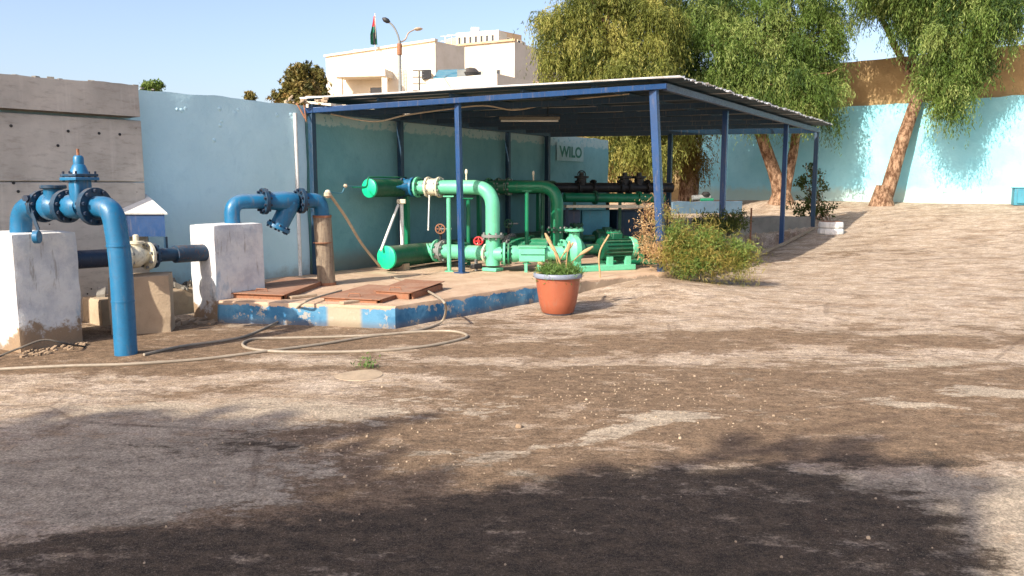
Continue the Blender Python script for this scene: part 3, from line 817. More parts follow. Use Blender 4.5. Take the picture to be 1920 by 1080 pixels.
# check valve body
MB().lathe(q(84), [(R_*1.0, 0), (R_*1.1, .02), (R_*1.35, .06), (R_*1.35, .13), (R_*1.05, .17), (R_, .2)], 26, axv).build('check_valve_body', M['blue'], pv)
cv = q(102)
o = MB().lathe(cv+V((0,0,.04)), [(.085, 0), (.085, .12), (.09, .13)], 26).build('cover_neck', M['blue'], pv)
MB().lathe(cv+V((0,0,.165)), [(.105, 0), (.115, .008), (.115, .03), (.105, .038)], 28).build('round_cover', M['blue_dark'], pv)
# gate valve
gvv = q(153)
MB().lathe(q(127), [(R_, 0), (R_*1.15, .03), (R_*1.2, .10), (R_*1.15, .16), (R_, .19)], 26, axv).build('gate_valve_body', M['blue'], pv)
yv = axv.cross(UP).normalized()
MB().box(gvv+V((0,0,.12)), (.13, .17, .30), axv).build('bonnet', M['blue'], pv, bevel=.03)
o = MB().box(gvv+V((0,0,.255)), (.22, .25, .03), axv).build('bonnet_flange', M['blue'], pv, bevel=.006)
MB().box(gvv+V((0,0,.288)), (.21, .24, .026), axv).build('bonnet_lid', M['blue_dark'], pv, bevel=.006)
m = MB()
for sx in (-1, 0, 1):
    for sy in (-1, 1):
        m.cyl(gvv+axv*sx*.085+yv*sy*.10+V((0,0,.23)), gvv+axv*sx*.085+yv*sy*.10+V((0,0,.325)), .011, n=6)
build_split(m, 'bolt', M['navy'], pv)
MB().lathe(gvv+V((0,0,.30)), [(.085, 0), (.075, .03), (.055, .08), (.045, .09), (.045, .15), (.035, .165), (.03, .17)], 22).build('stem_dome', M['blue'], pv)
MB().cyl(gvv+V((0,0,.46)), gvv+V((0,0,.53)), .013, n=8).build('spindle', M['rust'], pv)
# lever with round weight
l0 = q(70)+V((0,-.16,.08)); l1 = at(72, 432, l0.y)
m = MB(); m.bar(l0, l1, .03, .014, up=V((0,1,0))); o = m.build('lever', M['blue_dark'], pv)
MB().cyl(at(70,444,l0.y)-V((.0,.03,0))-axv*.02, at(70,444,l0.y)+axv*.035+V((0,.0,0)), .062, n=22).build('lever_weight', M['blue'], pv, bevel=.006)
MB().cyl(l0+V((0,.10,0)), l0-V((0,.03,0)), .03, n=12).build('lever_hub', M['navy'], pv)

# ------------------------------------------------------------------ dark cross pipe with cream valve, block 1 -> block 2
ca_, cb_ = at(140, 497, 8.15), at(392, 483, 9.42); ca_.z = .83; cb_.z = .80
cc = thing('cross_pipe', 'dark blue pipe with a cream valve running between the two white blocks', 'pipework', (ca_+cb_)/2-V((0,0,.8)))
axc = (cb_-ca_).normalized(); qc = lambda k: ca_.lerp(cb_, k)
MB().cyl(qc(-.12), qc(.34), .095, n=22).build('pipe', M['navy'], cc)
MB().cyl(qc(.52), qc(.80), .075, n=22).build('pipe', M['blue_dark'], cc)
flange(qc(.55), axc, .14, .03, M['blue_dark'], cc, 8, M['navy'])
MB().cyl(qc(.72), qc(1.02), .10, n=22).build('rusty_sleeve', painted('rust_streaked_blue', rgb(28,58,80), (.14,.06,.03,1), .8, .6, .9), cc)
MB().lathe(qc(.33), [(.08, 0), (.10, .02), (.125, .09), (.125, .16), (.09, .22), (.08, .26)], 26, axc).build('valve_body', M['cream'], cc)
flange(qc(.34), axc, .155, .035, M['cream'], cc, 8, M['greymetal']); flange(qc(.51), axc, .155, .035, M['cream'], cc, 8, M['greymetal'])
MB().lathe(qc(.43), [(.06, 0), (.06, .13), (.08, .14), (.08, .165), (.03, .17), (.03, .23), (.012, .24)], 18).build('valve_bonnet', M['cream'], cc)

# ------------------------------------------------------------------ wall mounted meter cabinet with pitched white lid
Yc = 9.55
mc = thing('meter_cabinet', 'dark blue metal cabinet with a sloping white lid in front of the wall', 'cabinet', at(268, 480, Yc+.1))
f0, f1 = at(172, 402, Yc), at(308, 400, Yc); f0.z = f1.z = (f0.z+f1.z)/2
bh = .27; dpt = V((-.42, .42, 0))
bk0, bk1 = f0+dpt+V((0,0,.21)), f1+dpt+V((0,0,.21))
m = MB(); m.hexa([f0-V((0,0,bh)), f1-V((0,0,bh)), f1+dpt-V((0,0,bh)), f0+dpt-V((0,0,bh)), f0, f1, bk1, bk0]); m.build('case', M['blue_steel'], mc)
up_ = (bk0-f0).cross(f1-f0).normalized()*-1
if up_.z < 0: up_ = -up_
e_ = (f1-f0).normalized()*.03; ff = (f0-bk0).normalized()*.03
m = MB(); b4 = [f0-e_+ff, f1+e_+ff, bk1+e_, bk0-e_]; m.hexa([p_+up_*.004 for p_ in b4]+[p_+up_*.022 for p_ in b4]); m.build('lid', M['white'], mc)
for s_ in (f0, f1, f0+dpt, f1+dpt):
    m = MB(); m.bar(V((s_.x, s_.y, f0.z-.48)), V((s_.x, s_.y, f0.z-bh-.002)), .03, .03, up=AX); m.build('leg', M['blue_dark'], mc)
m = MB(); zl = f0.z-.49
for a, b in ((f0, f1), (f1, f1+dpt), (f0+dpt, f1+dpt), (f0, f0+dpt)): m.bar(V((a.x, a.y, zl)), V((b.x, b.y, zl)), .035, .035)
m.bar(V(((f0+dpt).x, (f0+dpt).y, zl)), V((w1(2.6).x, w1(2.6).y, zl)), .03, .03)
m.bar(V(((f1+dpt).x, (f1+dpt).y, zl)), V((w1(1.9).x, w1(1.9).y, zl)), .03, .03)
m.build('bracket_frame', M['teal_ctn'], mc)

# ------------------------------------------------------------------ second pipe with strainer
yb = at(610, 533, 10.7); g0 = V((yb.x+.02, 10.7, PZ)); k0 = V((*at(436, 421, 9.85).xy, 1.08)); zk = 1.385
s2 = thing('strainer_pipe', 'blue pipe with a Y strainer bending down onto a bare grey standpipe', 'pipework', g0)
kL = V((k0.x, k0.y, zk)); gT = V((at(601, 378, 10.6).x, 10.6, zk)); ax2 = (gT-kL).normalized()
q2 = lambda px: on_line(kL, ax2, px)
MB().tube(rounded([k0, kL, q2(492)], .26, 10), .092, 26).build('left_elbow', M['blue'], s2)
MB().tube(rounded([q2(562), gT, V((gT.x+.01, gT.y+.02, 1.17))], .17, 10), .098, 26).build('right_elbow', M['blue'], s2)
MB().cyl(V((gT.x+.01, gT.y+.02, 1.19)), V((g0.x, g0.y, PZ-.02)), .118, n=28).build('grey_standpipe', M['oldpipe'], s2)
ring(V((gT.x+.01, gT.y+.02, 1.175)), UP, .124, .03, M['rust'], s2, 'rusty_collar'); ring(V((gT.x+.005, gT.y+.02, .83)), UP, .122, .012, M['rust'], s2, 'pipe_joint')
ring(V((g0.x, g0.y, PZ+.02)), UP, .128, .04, M['rust'], s2, 'base_ring')
for px in (495, 564): flange(q2(px), ax2, .165, .05, M['blue_dark'], s2, 10, M['navy'])
MB().lathe(q2(497), [(.09, 0), (.105, .04), (.115, .12), (.125, .25), (.11, .36), (.092, .42)], 26, ax2).build('strainer_body', M['blue'], s2)
t0 = q2(547); t1 = at(522, 426, t0.y-.05); MB().cyl(t0, t1, .12, .115, n=24).build('strainer_leg', M['blue'], s2)
flange(t1, t1-t0, .155, .04, M['blue'], s2, 8, M['blue_dark'], 'strainer_cover')
MB().cyl(t1, t1+(t1-t0).normalized()*.05, .04, n=8).build('drain_plug', M['navy'], s2)
# tap and rope on top of the elbow
o = MB().lathe(V((gT.x+.10, gT.y, zk+.04)), [(.03, 0), (.03, .05), (.045, .06), (.03, .09), (.01, .1)], 12).build('small_tap', M['cream'], s2)
r0 = V((gT.x+.13, gT.y-.02, zk+.08)); r1 = at(712, 492, 12.1); r1.z = .36
pts = [r0, r0.lerp(r1, .3)+V((0,0,.0)), r0.lerp(r1, .6)-V((0,0,.05)), r1]
ro = thing('rope', 'pale rope stretched from the standpipe top to the lower green pipe', 'rope', r0)
MB().tube(catmull(pts, 8), .02, 8).build('rope_line', M['rope'], ro)
m = MB(); m.lathe(r0-V((.03,0,.05)), [(.02, 0), (.05, .03), (.045, .07), (.015, .09)], 10); m.lathe(at(648,352,10.9), [(.01,0),(.03,.02),(.02,.05)], 8); build_split(m, 'knot', M['rope'], ro)
pts = [r0+V((0,0,.03)), at(640,362,10.9), at(650,350,11.2), at(683,350,12.3)]
o = MB().tube(catmull(pts, 8), .008, 6).build('thin_cord', M['teal_ctn'], loc=tuple(pts[2])); tag(o, 'thin cord tied between the standpipe tap and the upper green pipe', 'cord')

# ------------------------------------------------------------------ rusty covers
def plate(pxs, z, th, label, tilt=0):
    P4 = [onz(x_, y_, z) for x_, y_ in pxs]
    c = sum(P4, V((0,0,0)))/4
    t = thing('steel_cover', label, 'cover plate', V((c.x, c.y, PZ)), 'rusty steel covers on the slab')
    m = MB(); lo = [p_-V((0,0,th*.35)) for p_ in P4]; hi = [p_+V((0,0,0)) for p_ in P4]
    hi[2].z += tilt; lo[2].z += tilt; hi[3].z += tilt; lo[3].z += tilt
    m.hexa(lo+hi).build('plate', M['rust'], t, bevel=.004)
    m = MB()
    for i in range(4):
        a, b = P4[i].copy(), P4[(i+1) % 4].copy(); a = a.lerp(c, .06); b = b.lerp(c, .06); a.z = b.z = (PZ+z-th*.35)/2+.0
        hh = max(.01, z-th*.35-PZ-.002); a2, b2_ = a.lerp(b, .04), b.lerp(a, .04); m.bar(a2, b2_, .03, hh)
    m.build('frame', M['rust'], t)
    e0 = P4[0].lerp(P4[1], .5).lerp(c, .2); e0.z = z+.004
    MB().tube([e0+V((-.07,0,0)), e0+V((-.06,0,.035)), e0+V((.06,0,.035)), e0+V((.07,0,0))], .007, 6).build('handle', M['rust'], t)
plate([(428,549), (532,553), (612,524), (540,519)], .315, .03, 'flat rusty cover plate lying next to the white block', 0)
plate([(600,557), (712,562), (790,538), (690,533)], .30, .03, 'rusty cover plate in front of the grey standpipe', 0)
plate([(700,545), (770,549), (834,530), (760,526)], .335, .025, 'lifted rusty cover plate nearest the potted plant', .02)
for a, b, lab in (((543,558),(592,553), 'short pale dusty board between the two nearest rusty covers'), ((640,568),(735,556), 'long pale dusty board along the kerb before the front rusty cover')):
    o = MB().bar(onz(*a, z=.268), onz(*b, z=.268), .09, .03).build('timber_board', M['beigeconc'], loc=tuple(onz(*a, z=.268)), bevel=.004); tag(o, lab, 'board', 'dusty boards by the covers')

# ------------------------------------------------------------------ hose, cable
def on_ground(pts, r): 
    out = []
    for p_ in pts:
        if len(p_) == 3: out.append(onz(p_[0], p_[1], p_[2]+r))
        else: out.append(gpt(p_[0], p_[1])+V((0,0,r)))
    return out
hp = [(735,519,.25),(760,528,.25),(790,540,.26),(815,553,.30),(832,566,.30),(836,582,.18),(828,603,.03),(800,618),(740,628),(640,634),(540,636),(480,638),(456,646),(466,656),(520,662),(620,663),(720,660),(800,652),(855,641),(876,632),(850,624),(790,624),(700,632),(600,648),(500,661),(380,676),(240,686),(120,690),(-60,699)]
o = MB().tube(catmull(on_ground(hp, .013), 6), .014, 8).build('hose', M['hose'], loc=tuple(onz(600,640))); tag(o, 'long grey hose lying in loops on the dirt before the kerb', 'hose')
hp = [(640,545,.27),(600,556,.29),(572,566,.28),(556,578,.18),(530,598,.04),(495,618),(455,634),(410,642),(340,652),(270,668)]
o = MB().tube(catmull(on_ground(hp, .012), 6), .013, 8).build('hose', M['hose'], loc=tuple(onz(500,610))); tag(o, 'short grey hose hanging from the covers over the blue kerb', 'hose')
cpts = [onz(-30,690)+V((0,0,.01)), onz(0,672)+V((0,0,.02)), onz(40,672)+V((0,0,.10)), onz(85,668)+V((0,0,.155)), onz(125,664)+V((0,0,.10)), onz(160,652)+V((0,0,.01))]
o = MB().tube(catmull(cpts, 8), .010, 8).build('cable', M['cable'], loc=tuple(onz(80,668))); tag(o, 'dark cable arching over the dirt in front of the left white block', 'cable')

# ------------------------------------------------------------------ green pumping machinery
hd = thing('pipe_header', 'lower green header pipe with a bright round end cap by the rope', 'pipework', (-1.95, 12.35, PZ))
hl = V((-1.95, 12.35, .47)); MB().cyl(hl, hl+AX*5.5, .175, n=32).build('header_pipe', M['shade_green'], hd)
MB().lathe(hl-AX*.012, [(.0, -.004), (.16, 0), (.182, .01), (.182, .05), (.17, .06)], 32, AX).build('end_cap', painted('bright_green_cap_paint', rgb(18,196,140), (.02,.2,.12,1), .3, .4, .3), hd)
m = MB()
for s_ in (.3, 2.4, 4.6): m.box(hl+AX*s_-V((0,0,.2)), (.12, .34, .18), AX)
build_split(m, 'concrete_saddle', M['beigeconc'], hd)
hu = thing('pipe_header', 'upper green header pipe with a bright round end cap against the wall', 'pipework', (-2.2, 12.4, PZ))
huc = V((-2.2, 12.4, 1.535)); MB().cyl(huc, huc+AX*5.8, .140, n=32).build('header_pipe', M['shade_green'], hu)
MB().lathe(huc-AX*.012, [(.0, -.004), (.13, 0), (.146, .01), (.146, .045), (.14, .05)], 32, AX).build('end_cap', bpy.data.materials['bright_green_cap_paint'], hu)
MB().tube(rounded([huc+AX*.9+V((0,0,.17)), huc+AX*-.02+V((0,0,.17)), huc-AX*.02-BX*.02+V((0,0,.02)), huc-AX*.05-BX*.3+V((0,0,.02))], .05, 5), .012, 8).build('vent_tube', M['green'], hu)
for s_ in (.9, 3.0, 5.2):
    p = huc+AX*s_; MB().bar(V((p.x, p.y, PZ)), V((p.x, p.y, 1.40)), .07, .07, up=AX).build('leg', M['green'], hu)

def pump_line(org, mintm, greenm, first, label_):
    "one branch: upper pipe -> elbow -> riser -> pump; org = riser foot"
    t = thing('pump_branch', label_, 'pipework', V((org.x, org.y, PZ)), 'pump branches')
    zt = 1.55; r = .112
    su = ((org-huc).dot(AX)-.25); jn = huc+AX*max(.35, su); jn = V((jn.x, jn.y, zt))
    top = V((org.x, org.y, zt)); axu = (top-jn).normalized()
    q_ = lambda k: jn.lerp(top, k)
    MB().tube(rounded([q_(.28), top, V((org.x, org.y, .52))], .30, 12), r, 26).build('riser_pipe', mintm, t)
    if first:
        MB().lathe(q_(-.02), [(.05, 0), (.10, .03), (.13, .10), (.13, .2), (.10, .26)], 22, axu).build('blue_valve', M['blue'], t)
        flange(q_(.02), axu, .16, .04, M['blue_dark'], t, 8, M['blue'])
        flange(q_(.13), axu, .16, .04, M['blue'], t, 8, M['blue_dark'])
        MB().lathe(q_(.07)+V((0,-.1,0)), [(.07, 0), (.06, .08), (.03, .14), (.02, .24)], 12, V((-.6,-.7,.0))).build('valve_stem', M['blue'], t)
    flange(q_(.18), axu, .165, .035, mintm, t, 8, M['shade_green'])
    MB().cyl(q_(.18), q_(.30), r*.95, n=24).build('pipe_spool', mintm, t)
    jm = M['cream'] if first else greenm
    MB().cyl(q_(.305), q_(.42), .135, n=26).build('coupling', jm, t)
    flange(q_(.30), axu, .165, .03, jm, t, 8, M['greymetal']); flange(q_(.425), axu, .165, .03, jm, t, 8, M['greymetal'])
    flange(V((org.x, org.y, .80)), UP, .175, .045, M['greymetal'] if first else greenm, t, 8, M['greymetal'])
    # small air vent on top
    p = q_(.72)+V((0,0,r)); MB().lathe(p, [(.012, 0), (.012, .09), (.022, .1), (.022, .15), (.006, .17)], 8).build('air_vent', M['cream'], t)
    # riser foot, lower branch to the header
    MB().tube(rounded([V((org.x, org.y, .60)), V((org.x, org.y, .36)), V((org.x, org.y, .34))+BX*.0], .1), r, 24).build('foot_bend', mintm, t)
    MB().box(V((org.x, org.y, PZ+.03)), (.26, .22, .05), BX).build('foot_plate', mintm, t, bevel=.006)
    lo = V((org.x, org.y, .52)); sl = (lo-hl).dot(AX); jl = hl+AX*sl; jl.z = .52
    ql = lambda k: jl.lerp(lo, k); axl = (lo-jl).normalized()
    MB().cyl(ql(0), ql(1), .118, n=26).build('suction_pipe', mintm, t)
    flange(ql(.20), axl, .185, .03, mintm, t, 8, greenm); flange(ql(.30), axl, .185, .03, M['greymetal'], t, 8, M['greymetal'])
    MB().cyl(ql(.21), ql(.29), .15, n=24).build('butterfly_valve', M['greymetal'], t)
    MB().cyl(ql(.25)+V((0,0,.12)), ql(.25)+V((0,0,.33)), .022, n=10).build('valve_neck', M['black'], t)
    # gearbox handwheel
    hw = ql(.25)+V((0,-.06,.36)); mm = MB()
    ringp = [hw+V((cos(a)*.075, 0, sin(a)*.075)) for a in [2*pi*k/16 for k in range(17)]]
    mm.tube(ringp, .012, 6, cap=False)
    for k in range(3): mm.cyl(hw-V((cos(k*pi/3), 0, sin(k*pi/3)))*.07, hw+V((cos(k*pi/3), 0, sin(k*pi/3)))*.07, .008, n=6)
    mm.build('handwheel', M['rust'] if first else M['shade_green'], t)
    MB().cyl(hw, hw+V((.18,.02,0)), .014, n=8).build('gear_shaft', M['greymetal'], t)
    flange(ql(.62), axl, .165, .03, mintm, t, 8, greenm); flange(ql(.93), axl, .165, .03, M['cream'] if first else greenm, t, 8, M['greymetal'])
    # pump on the camera side of the riser
    return t, lo
ORG1 = V((-.30, 12.45, 0)); ORG2 = V((at(1044, 440, 14.2).x, 14.2, 0))
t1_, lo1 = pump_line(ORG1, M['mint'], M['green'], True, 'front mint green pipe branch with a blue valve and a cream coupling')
t2_, lo2 = pump_line(ORG2, M['green'], M['shade_green'], False, 'second green pipe branch in the shade behind the front branch')
ORG3 = V((at(1140, 440, 16.2).x+.1, 16.2, 0))

# pipe stands
for i, (px, py0, py1, Y, mt, lab) in enumerate(((841, 368, 512, 12.38, 'mint', 'mint pipe stand left of the front blue post'), (878, 372, 480, 13.4, 'green', 'dark green pipe stand just right of the front blue post'), (988, 358, 470, 13.6, 'green', 'green pipe stand left of the second riser'), (1018, 360, 470, 14.4, 'shade_green', 'darkest pipe stand next to the second riser'))):
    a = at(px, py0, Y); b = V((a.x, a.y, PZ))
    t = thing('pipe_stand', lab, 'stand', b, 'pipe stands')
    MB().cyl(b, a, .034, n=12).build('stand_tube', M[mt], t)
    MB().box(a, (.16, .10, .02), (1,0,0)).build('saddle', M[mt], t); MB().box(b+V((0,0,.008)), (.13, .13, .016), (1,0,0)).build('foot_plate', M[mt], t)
# white posts near the header
wp = at(753, 380, 12.8); t = thing('white_strut', 'white steel post with a sloping brace between the two headers', 'strut', V((wp.x, wp.y, PZ)))
MB().cyl(V((wp.x, wp.y, .6)), wp, .030, n=12).build('post', M['white'], t); MB().box(wp+V((.0,-.02,.02)), (.14, .08, .07)).build('cap_block', M['cream'], t, bevel=.01)
MB().cyl(wp+V((-.05,-.03,-.03)), at(714, 470, 12.3), .02, n=10).build('brace', M['white'], t)
# chain rod down to the handwheel
a, b = at(805, 366, 12.5), at(803, 432, 12.5); o = MB().cyl(a, b, .011, n=8).build('drain_rod', M['white'], loc=tuple(b)); tag(o, 'thin white rod hanging under the cream coupling above the rusty handwheel', 'rod')
# red handwheel valve behind riser
rv = at(897, 452, 12.75); t = thing('hydrant_valve', 'small valve with a red handwheel left of the front riser', 'valve', rv-V((0,0,.12)))
ringp = [rv+V((cos(a)*.07, sin(a)*.03, sin(a)*.06)) for a in [2*pi*k/14 for k in range(15)]]
m = MB(); m.tube(ringp, .016, 6, cap=False)
for k in range(2): m.bar(rv-V((cos(k*pi/2), .4*sin(k*pi/2), sin(k*pi/2)))*.06, rv+V((cos(k*pi/2), .4*sin(k*pi/2), sin(k*pi/2)))*.06, .016)
m.lathe(rv-V((0,.02,0)), [(.03, -.02), (.03, .02)], 10, V((0,1,0))); m.build('handwheel', M['redpaint'], t)
MB().lathe(rv-V((0,-.03,.16)), [(.05, 0), (.06, .05), (.03, .10), (.02, .15)], 14).build('valve_body', M['cream'], t)
# black drain valve low
dv = at(893, 500, 12.5); t = thing('drain_valve', 'small black drain valve under the front suction pipe', 'valve', V((dv.x, dv.y, PZ)))
MB().cyl(V((dv.x, dv.y, PZ)), V((dv.x, dv.y, .43)), .025, n=10).build('stub', M['greymetal'], t)
MB().box(V((dv.x, dv.y, PZ+.07)), (.18, .08, .08)).build('valve_body', M['black'], t, bevel=.015)

def pump(c, dirx, label, sc=1.0, mt='mint', body='green'):
    "end suction pump and motor on a base frame; c = base centre on the slab, dirx = shaft direction"
    c = V(c); d = V(dirx).normalized(); s_ = V((-d.y, d.x, 0))
    t = thing('water_pump', label, 'pump', c, 'water pumps')
    z = c.z
    m = MB(); m.box(c+d*.42*sc+V((0,0,.045)), (1.15*sc, .40*sc, .09), d); m.build('base_frame', M[mt], t, bevel=.01)
    vc = c+V((0,0,.34*sc))
    MB().lathe(vc-d*.09*sc, [(.10*sc, -.06*sc), (.19*sc, 0), (.22*sc, .04*sc), (.22*sc, .12*sc), (.17*sc, .18*sc), (.10*sc, .24*sc)], 30, d).build('volute', M[mt], t)
    flange(vc-d*.20*sc, d, .16*sc, .04*sc, M[mt], t, 8, M['shade_green'], 'suction_flange')
    MB().cyl(vc-d*.22*sc, vc-d*.1*sc, .10*sc, n=20).build('suction_nozzle', M[mt], t)
    MB().cyl(vc+V((0,0,.1)), vc+V((0,0,.30*sc)), .085*sc, n=20).build('discharge_nozzle', M[mt], t)
    flange(vc+V((0,0,.30*sc)), UP, .15*sc, .035*sc, M[mt], t, 8, M['shade_green'], 'discharge_flange')
    MB().cyl(vc+d*.1*sc, vc+d*.42*sc, .075*sc, n=18).build('bearing_bracket', M[body], t)
    mc_ = vc+d*.72*sc
    m = MB(); m.cyl(mc_-d*.27*sc, mc_+d*.24*sc, .165*sc, n=28)
    for k in range(20):
        a_ = 2*pi*k/20; rr = (s_*cos(a_)+UP*sin(a_)); m.box(mc_+rr*.175*sc, (.44*sc, .03*sc, .012), d, y=rr)
    m.build('motor', M[body], t)
    MB().lathe(mc_+d*.24*sc, [(.165*sc, 0), (.175*sc, .01), (.175*sc, .09*sc), (.12*sc, .12*sc)], 26, d).build('fan_cover', M[mt], t)
    MB().box(mc_+UP*.19*sc-s_*.02, (.17*sc, .14*sc, .09*sc), d).build('terminal_box', M[body], t, bevel=.01)
    m = MB()
    for x_ in (-.16, .16):
        for y_ in (-.13, .13): m.box(mc_+d*x_*sc+s_*y_*sc-UP*.19*sc, (.09*sc, .06*sc, .14*sc), d)
    m.box(c+V((0,0,.13*sc)), (.12*sc, .26*sc, .14*sc), d); build_split(m, 'foot', M[mt], t)
    return t
# pump casing unit right of the front riser
u0 = at(946, 476, 12.35); t = thing('strainer_box', 'mint green rectangular suction chamber on legs right of the front riser', 'pump chamber', V((at(997,476,12.35).x, 12.35, PZ)))
cxu = at(998, 476, 12.35); MB().box(cxu, (.40, .30, .22), (1,-.05,0)).build('chamber', M['mint'], t, bevel=.012)
MB().box(cxu+V((0,-.152,.0)), (.36, .012, .012), (1,-.05,0)).build('rib', M['shade_green'], t)
MB().box(cxu+V((0,0,.118)), (.44, .34, .018), (1,-.05,0)).build('lid', M['mint'], t, bevel=.004)
for dx in (-.10, .10): MB().box(V((cxu.x+dx, cxu.y-.08, (PZ+cxu.z-.11)/2)), (.045, .045, cxu.z-.11-PZ), (1,0,0)).build('leg', M['mint'], t)
flange(u0, V((1,-.05,0)), .18, .035, M['mint'], t, 10, M['shade_green']); flange(at(954,476,12.35), V((1,-.05,0)), .17, .03, M['green'], t, 10, M['shade_green'])
MB().lathe(at(956,476,12.35), [(.10, 0), (.13, .04), (.13, .10), (.10, .16), (.10, .2)], 24, V((1,-.05,0))).build('expansion_joint', M['mint'], t)
MB().cyl(at(1015,474,12.35), at(1062,474,12.35), .105, n=24).build('outlet_pipe', M['mint'], t)
MB().cyl(at(930,476,12.42), at(946,476,12.36), .11, n=22).build('inlet_pipe', M['mint'], t)
pump((at(1076,505,12.45).x, 12.45, PZ), (.93, .36, 0), 'large mint green pump behind the potted plant', 1.0, 'mint', 'shade_green')
pump((at(1150,495,13.4).x, 13.4, PZ), (.93, .36, 0), 'darker green pump with a motor next to the thorny bush', .85, 'green', 'shade_green')
pump((at(1080,495,15.4).x, 15.4, PZ), (.93, .36, 0), 'pump deep in the shade near the end of the wall', .9, 'shade_green', 'shade_green')
# pump 2's riser adaptor
# cream mint coupling above the pump
p = at(1045, 452, 12.9); 

# black pipes in the deep shade at the back
bp = thing('black_pipe', 'thick black pipe with valves at the back of the shelter', 'pipework', at(1150, 352, 17.0))
a, b = at(1040, 352, 16.6), at(1236, 352, 17.2); axb = (b-a).normalized()
MB().cyl(a, b+axb*.3, .105, n=22).build('pipe', M['black'], bp)
qb = lambda k: a.lerp(b, k)
for k in (.22, .36, .62, .70, .88): flange(qb(k), axb, .17, .05, M['black'], bp, 8, M['black'])
for k in (.25, .66, .80):
    MB().lathe(qb(k)+V((0,0,.05)), [(.10, 0), (.10, .14), (.15, .15), (.15, .19), (.05, .2), (.05, .27)], 14).build('valve_bonnet', M['black'], bp)
wheel = qb(.25)+V((0,0,.27)); MB().tube([wheel+V((cos(x)*.08, 0, sin(x)*.08)) for x in [2*pi*k/14 for k in range(15)]], .012, 6, cap=False).build('handwheel', M['black'], bp)
for k in (.05, .5, .95): MB().bar(qb(k)-V((0,0,.1)), V((*qb(k).xy, -.2)), .07, .07).build('leg', M['black'], bp)
gp = thing('green_pipe', 'pale green horizontal pipe below the black pipe at the back', 'pipework', at(1150, 372, 16.4))
a, b = at(1058, 370, 16.0), at(1245, 372, 16.6); MB().cyl(a, b, .095, n=22).build('pipe', M['green'], gp)
flange(a.lerp(b, .3), b-a, .14, .04, M['shade_green'], gp, 8); flange(a.lerp(b, .74), b-a, .14, .04, M['green'], gp, 8)
for k in (.1, .55, .9): q0 = a.lerp(b, k); MB().bar(q0-V((0,0,.09)), V((*q0.xy, -.2)), .06, .06).build('leg', M['shade_green'], gp)
a, b = at(1060, 387, 15.6), at(1228, 387, 16.1); 
t = thing('cable_tray', 'narrow pale shelf across the dark control panels at the back', 'shelf', a.lerp(b, .5)-V((0,0,.8)))
MB().bar(a, b, .16, .05).build('shelf_board', M['cream'], t)
for k in (.02, .98): q0 = a.lerp(b, k); MB().bar(q0-V((0,0,.03)), V((*q0.xy, 0)), .05, .05).build('leg', M['blue_dark'], t)
for px0, px1, py0, Y, mt, lab in ((1058, 1088, 394, 15.9, 'beam_grey', 'grey blue control cabinet beside the second riser'), (1091, 1143, 394, 15.95, 'teal_ctn', 'teal control cabinet right of the grey blue one')):
    a, b = at(px0, py0, Y), at(px1, py0, Y); c = (a+b)/2
    t = thing('cabinet_or_block', lab, 'cabinet', V((c.x, c.y+.15, PZ)))
    MB().box(V((c.x, c.y+.15, (a.z+PZ)/2)), (b.x-a.x, .3, a.z-PZ), (1,0,0)).build('case', M[mt], t, bevel=.01)
    MB().box(V((c.x, c.y-.006, (a.z+PZ)/2)), (b.x-a.x-.05, .012, a.z-PZ-.08), (1,0,0)).build('door', M[mt], t, bevel=.003)
    MB().box(V((b.x-.06, c.y-.022, (a.z+PZ)/2)), (.015, .02, .1), (1,0,0)).build('handle', M['black'], t)

a, b = at(1146, 396, 16.9), at(1236, 396, 17.6); c = (a+b)/2; dcx = V((b.x-a.x, b.y-a.y, 0)); t = thing('cabinet_or_block', 'long dark navy block added in place of the dark void under the pale green pipe', 'cabinet', V((c.x, c.y, -.2)))  # added block, its dark colour stands in for the unlit floor space
MB().box(V((c.x, c.y, a.z/2-.1)), (dcx.length, .4, a.z+.2), dcx).build('case', M['blue_dark'], t, bevel=.01)
MB().box(V((c.x, c.y, a.z+.015)), (dcx.length+.05, .45, .03), dcx).build('lid', M['navy'], t, bevel=.005)
# ------------------------------------------------------------------ planter, basin, teal box at right
wc = gpt(1566, 441)
t = thing('white_planter', 'chunky white painted concrete planter by the right corner post', 'planter', wc)
for k, (dz, r1) in enumerate(((0, .31), (.165, .30))):
    MB().lathe(wc+V((0,.3,dz)), [(r1*.96, 0), (r1*1.02, .03), (r1*1.03, .08), (r1*1.0, .13), (r1*.95, .158)], 12).build('ring', M['white'], t, ang=20)
MB().lathe(wc+V((0,.3,.31)), [(.26, 0), (.27, .02), (.1, .04)], 12).build('soil', M['rust'], t)
# round basin behind the shelter
bc = at(1320, 375, 25.2); t = thing('tank_kerb', 'low blue grey painted kerb wall behind the shelter at the foot of the trees', 'low wall', V((bc.x, bc.y, .6)))
a, b = at(1262, 380, 24.4), at(1392, 378, 25.6); slab(V((a.x,a.y,0)), V((b.x,b.y,0)), .4, 1.06, .3, sub=.2, seed=2, amp=.02).build('wall_body', painted('faded_blue_kerb_paint', rgb(88,116,134), (.2,.18,.16,1), .6, .7, .5), t)
p = at(1316, 362, 25.2); p.z = 1.06
t = thing('debris_pile', 'small grey and green pipe scrap lying on the kerb behind the shelter', 'scrap', p)
m = MB(); m.cyl(p+V((-.28,.1,.10)), p+V((.28,.1,.14)), .09, n=12); m.build('pipe_offcut', M['greymetal'], t)
m = MB(); m.cyl(p+V((-.05,-.05,.05)), p+V((.35,-.05,.05)), .05, n=10); m.build('green_offcut', M['green'], t)
m = MB(); m.lathe(p+V((.15,.1,.14)), [(.12, 0), (.15, .08), (.08, .16)], 10); m.build('valve_scrap', M['black'], t)
p = gpt(1925, 386); t = thing('utility_box', 'small teal metal box against the cyan wall at the right edge', 'box', p)
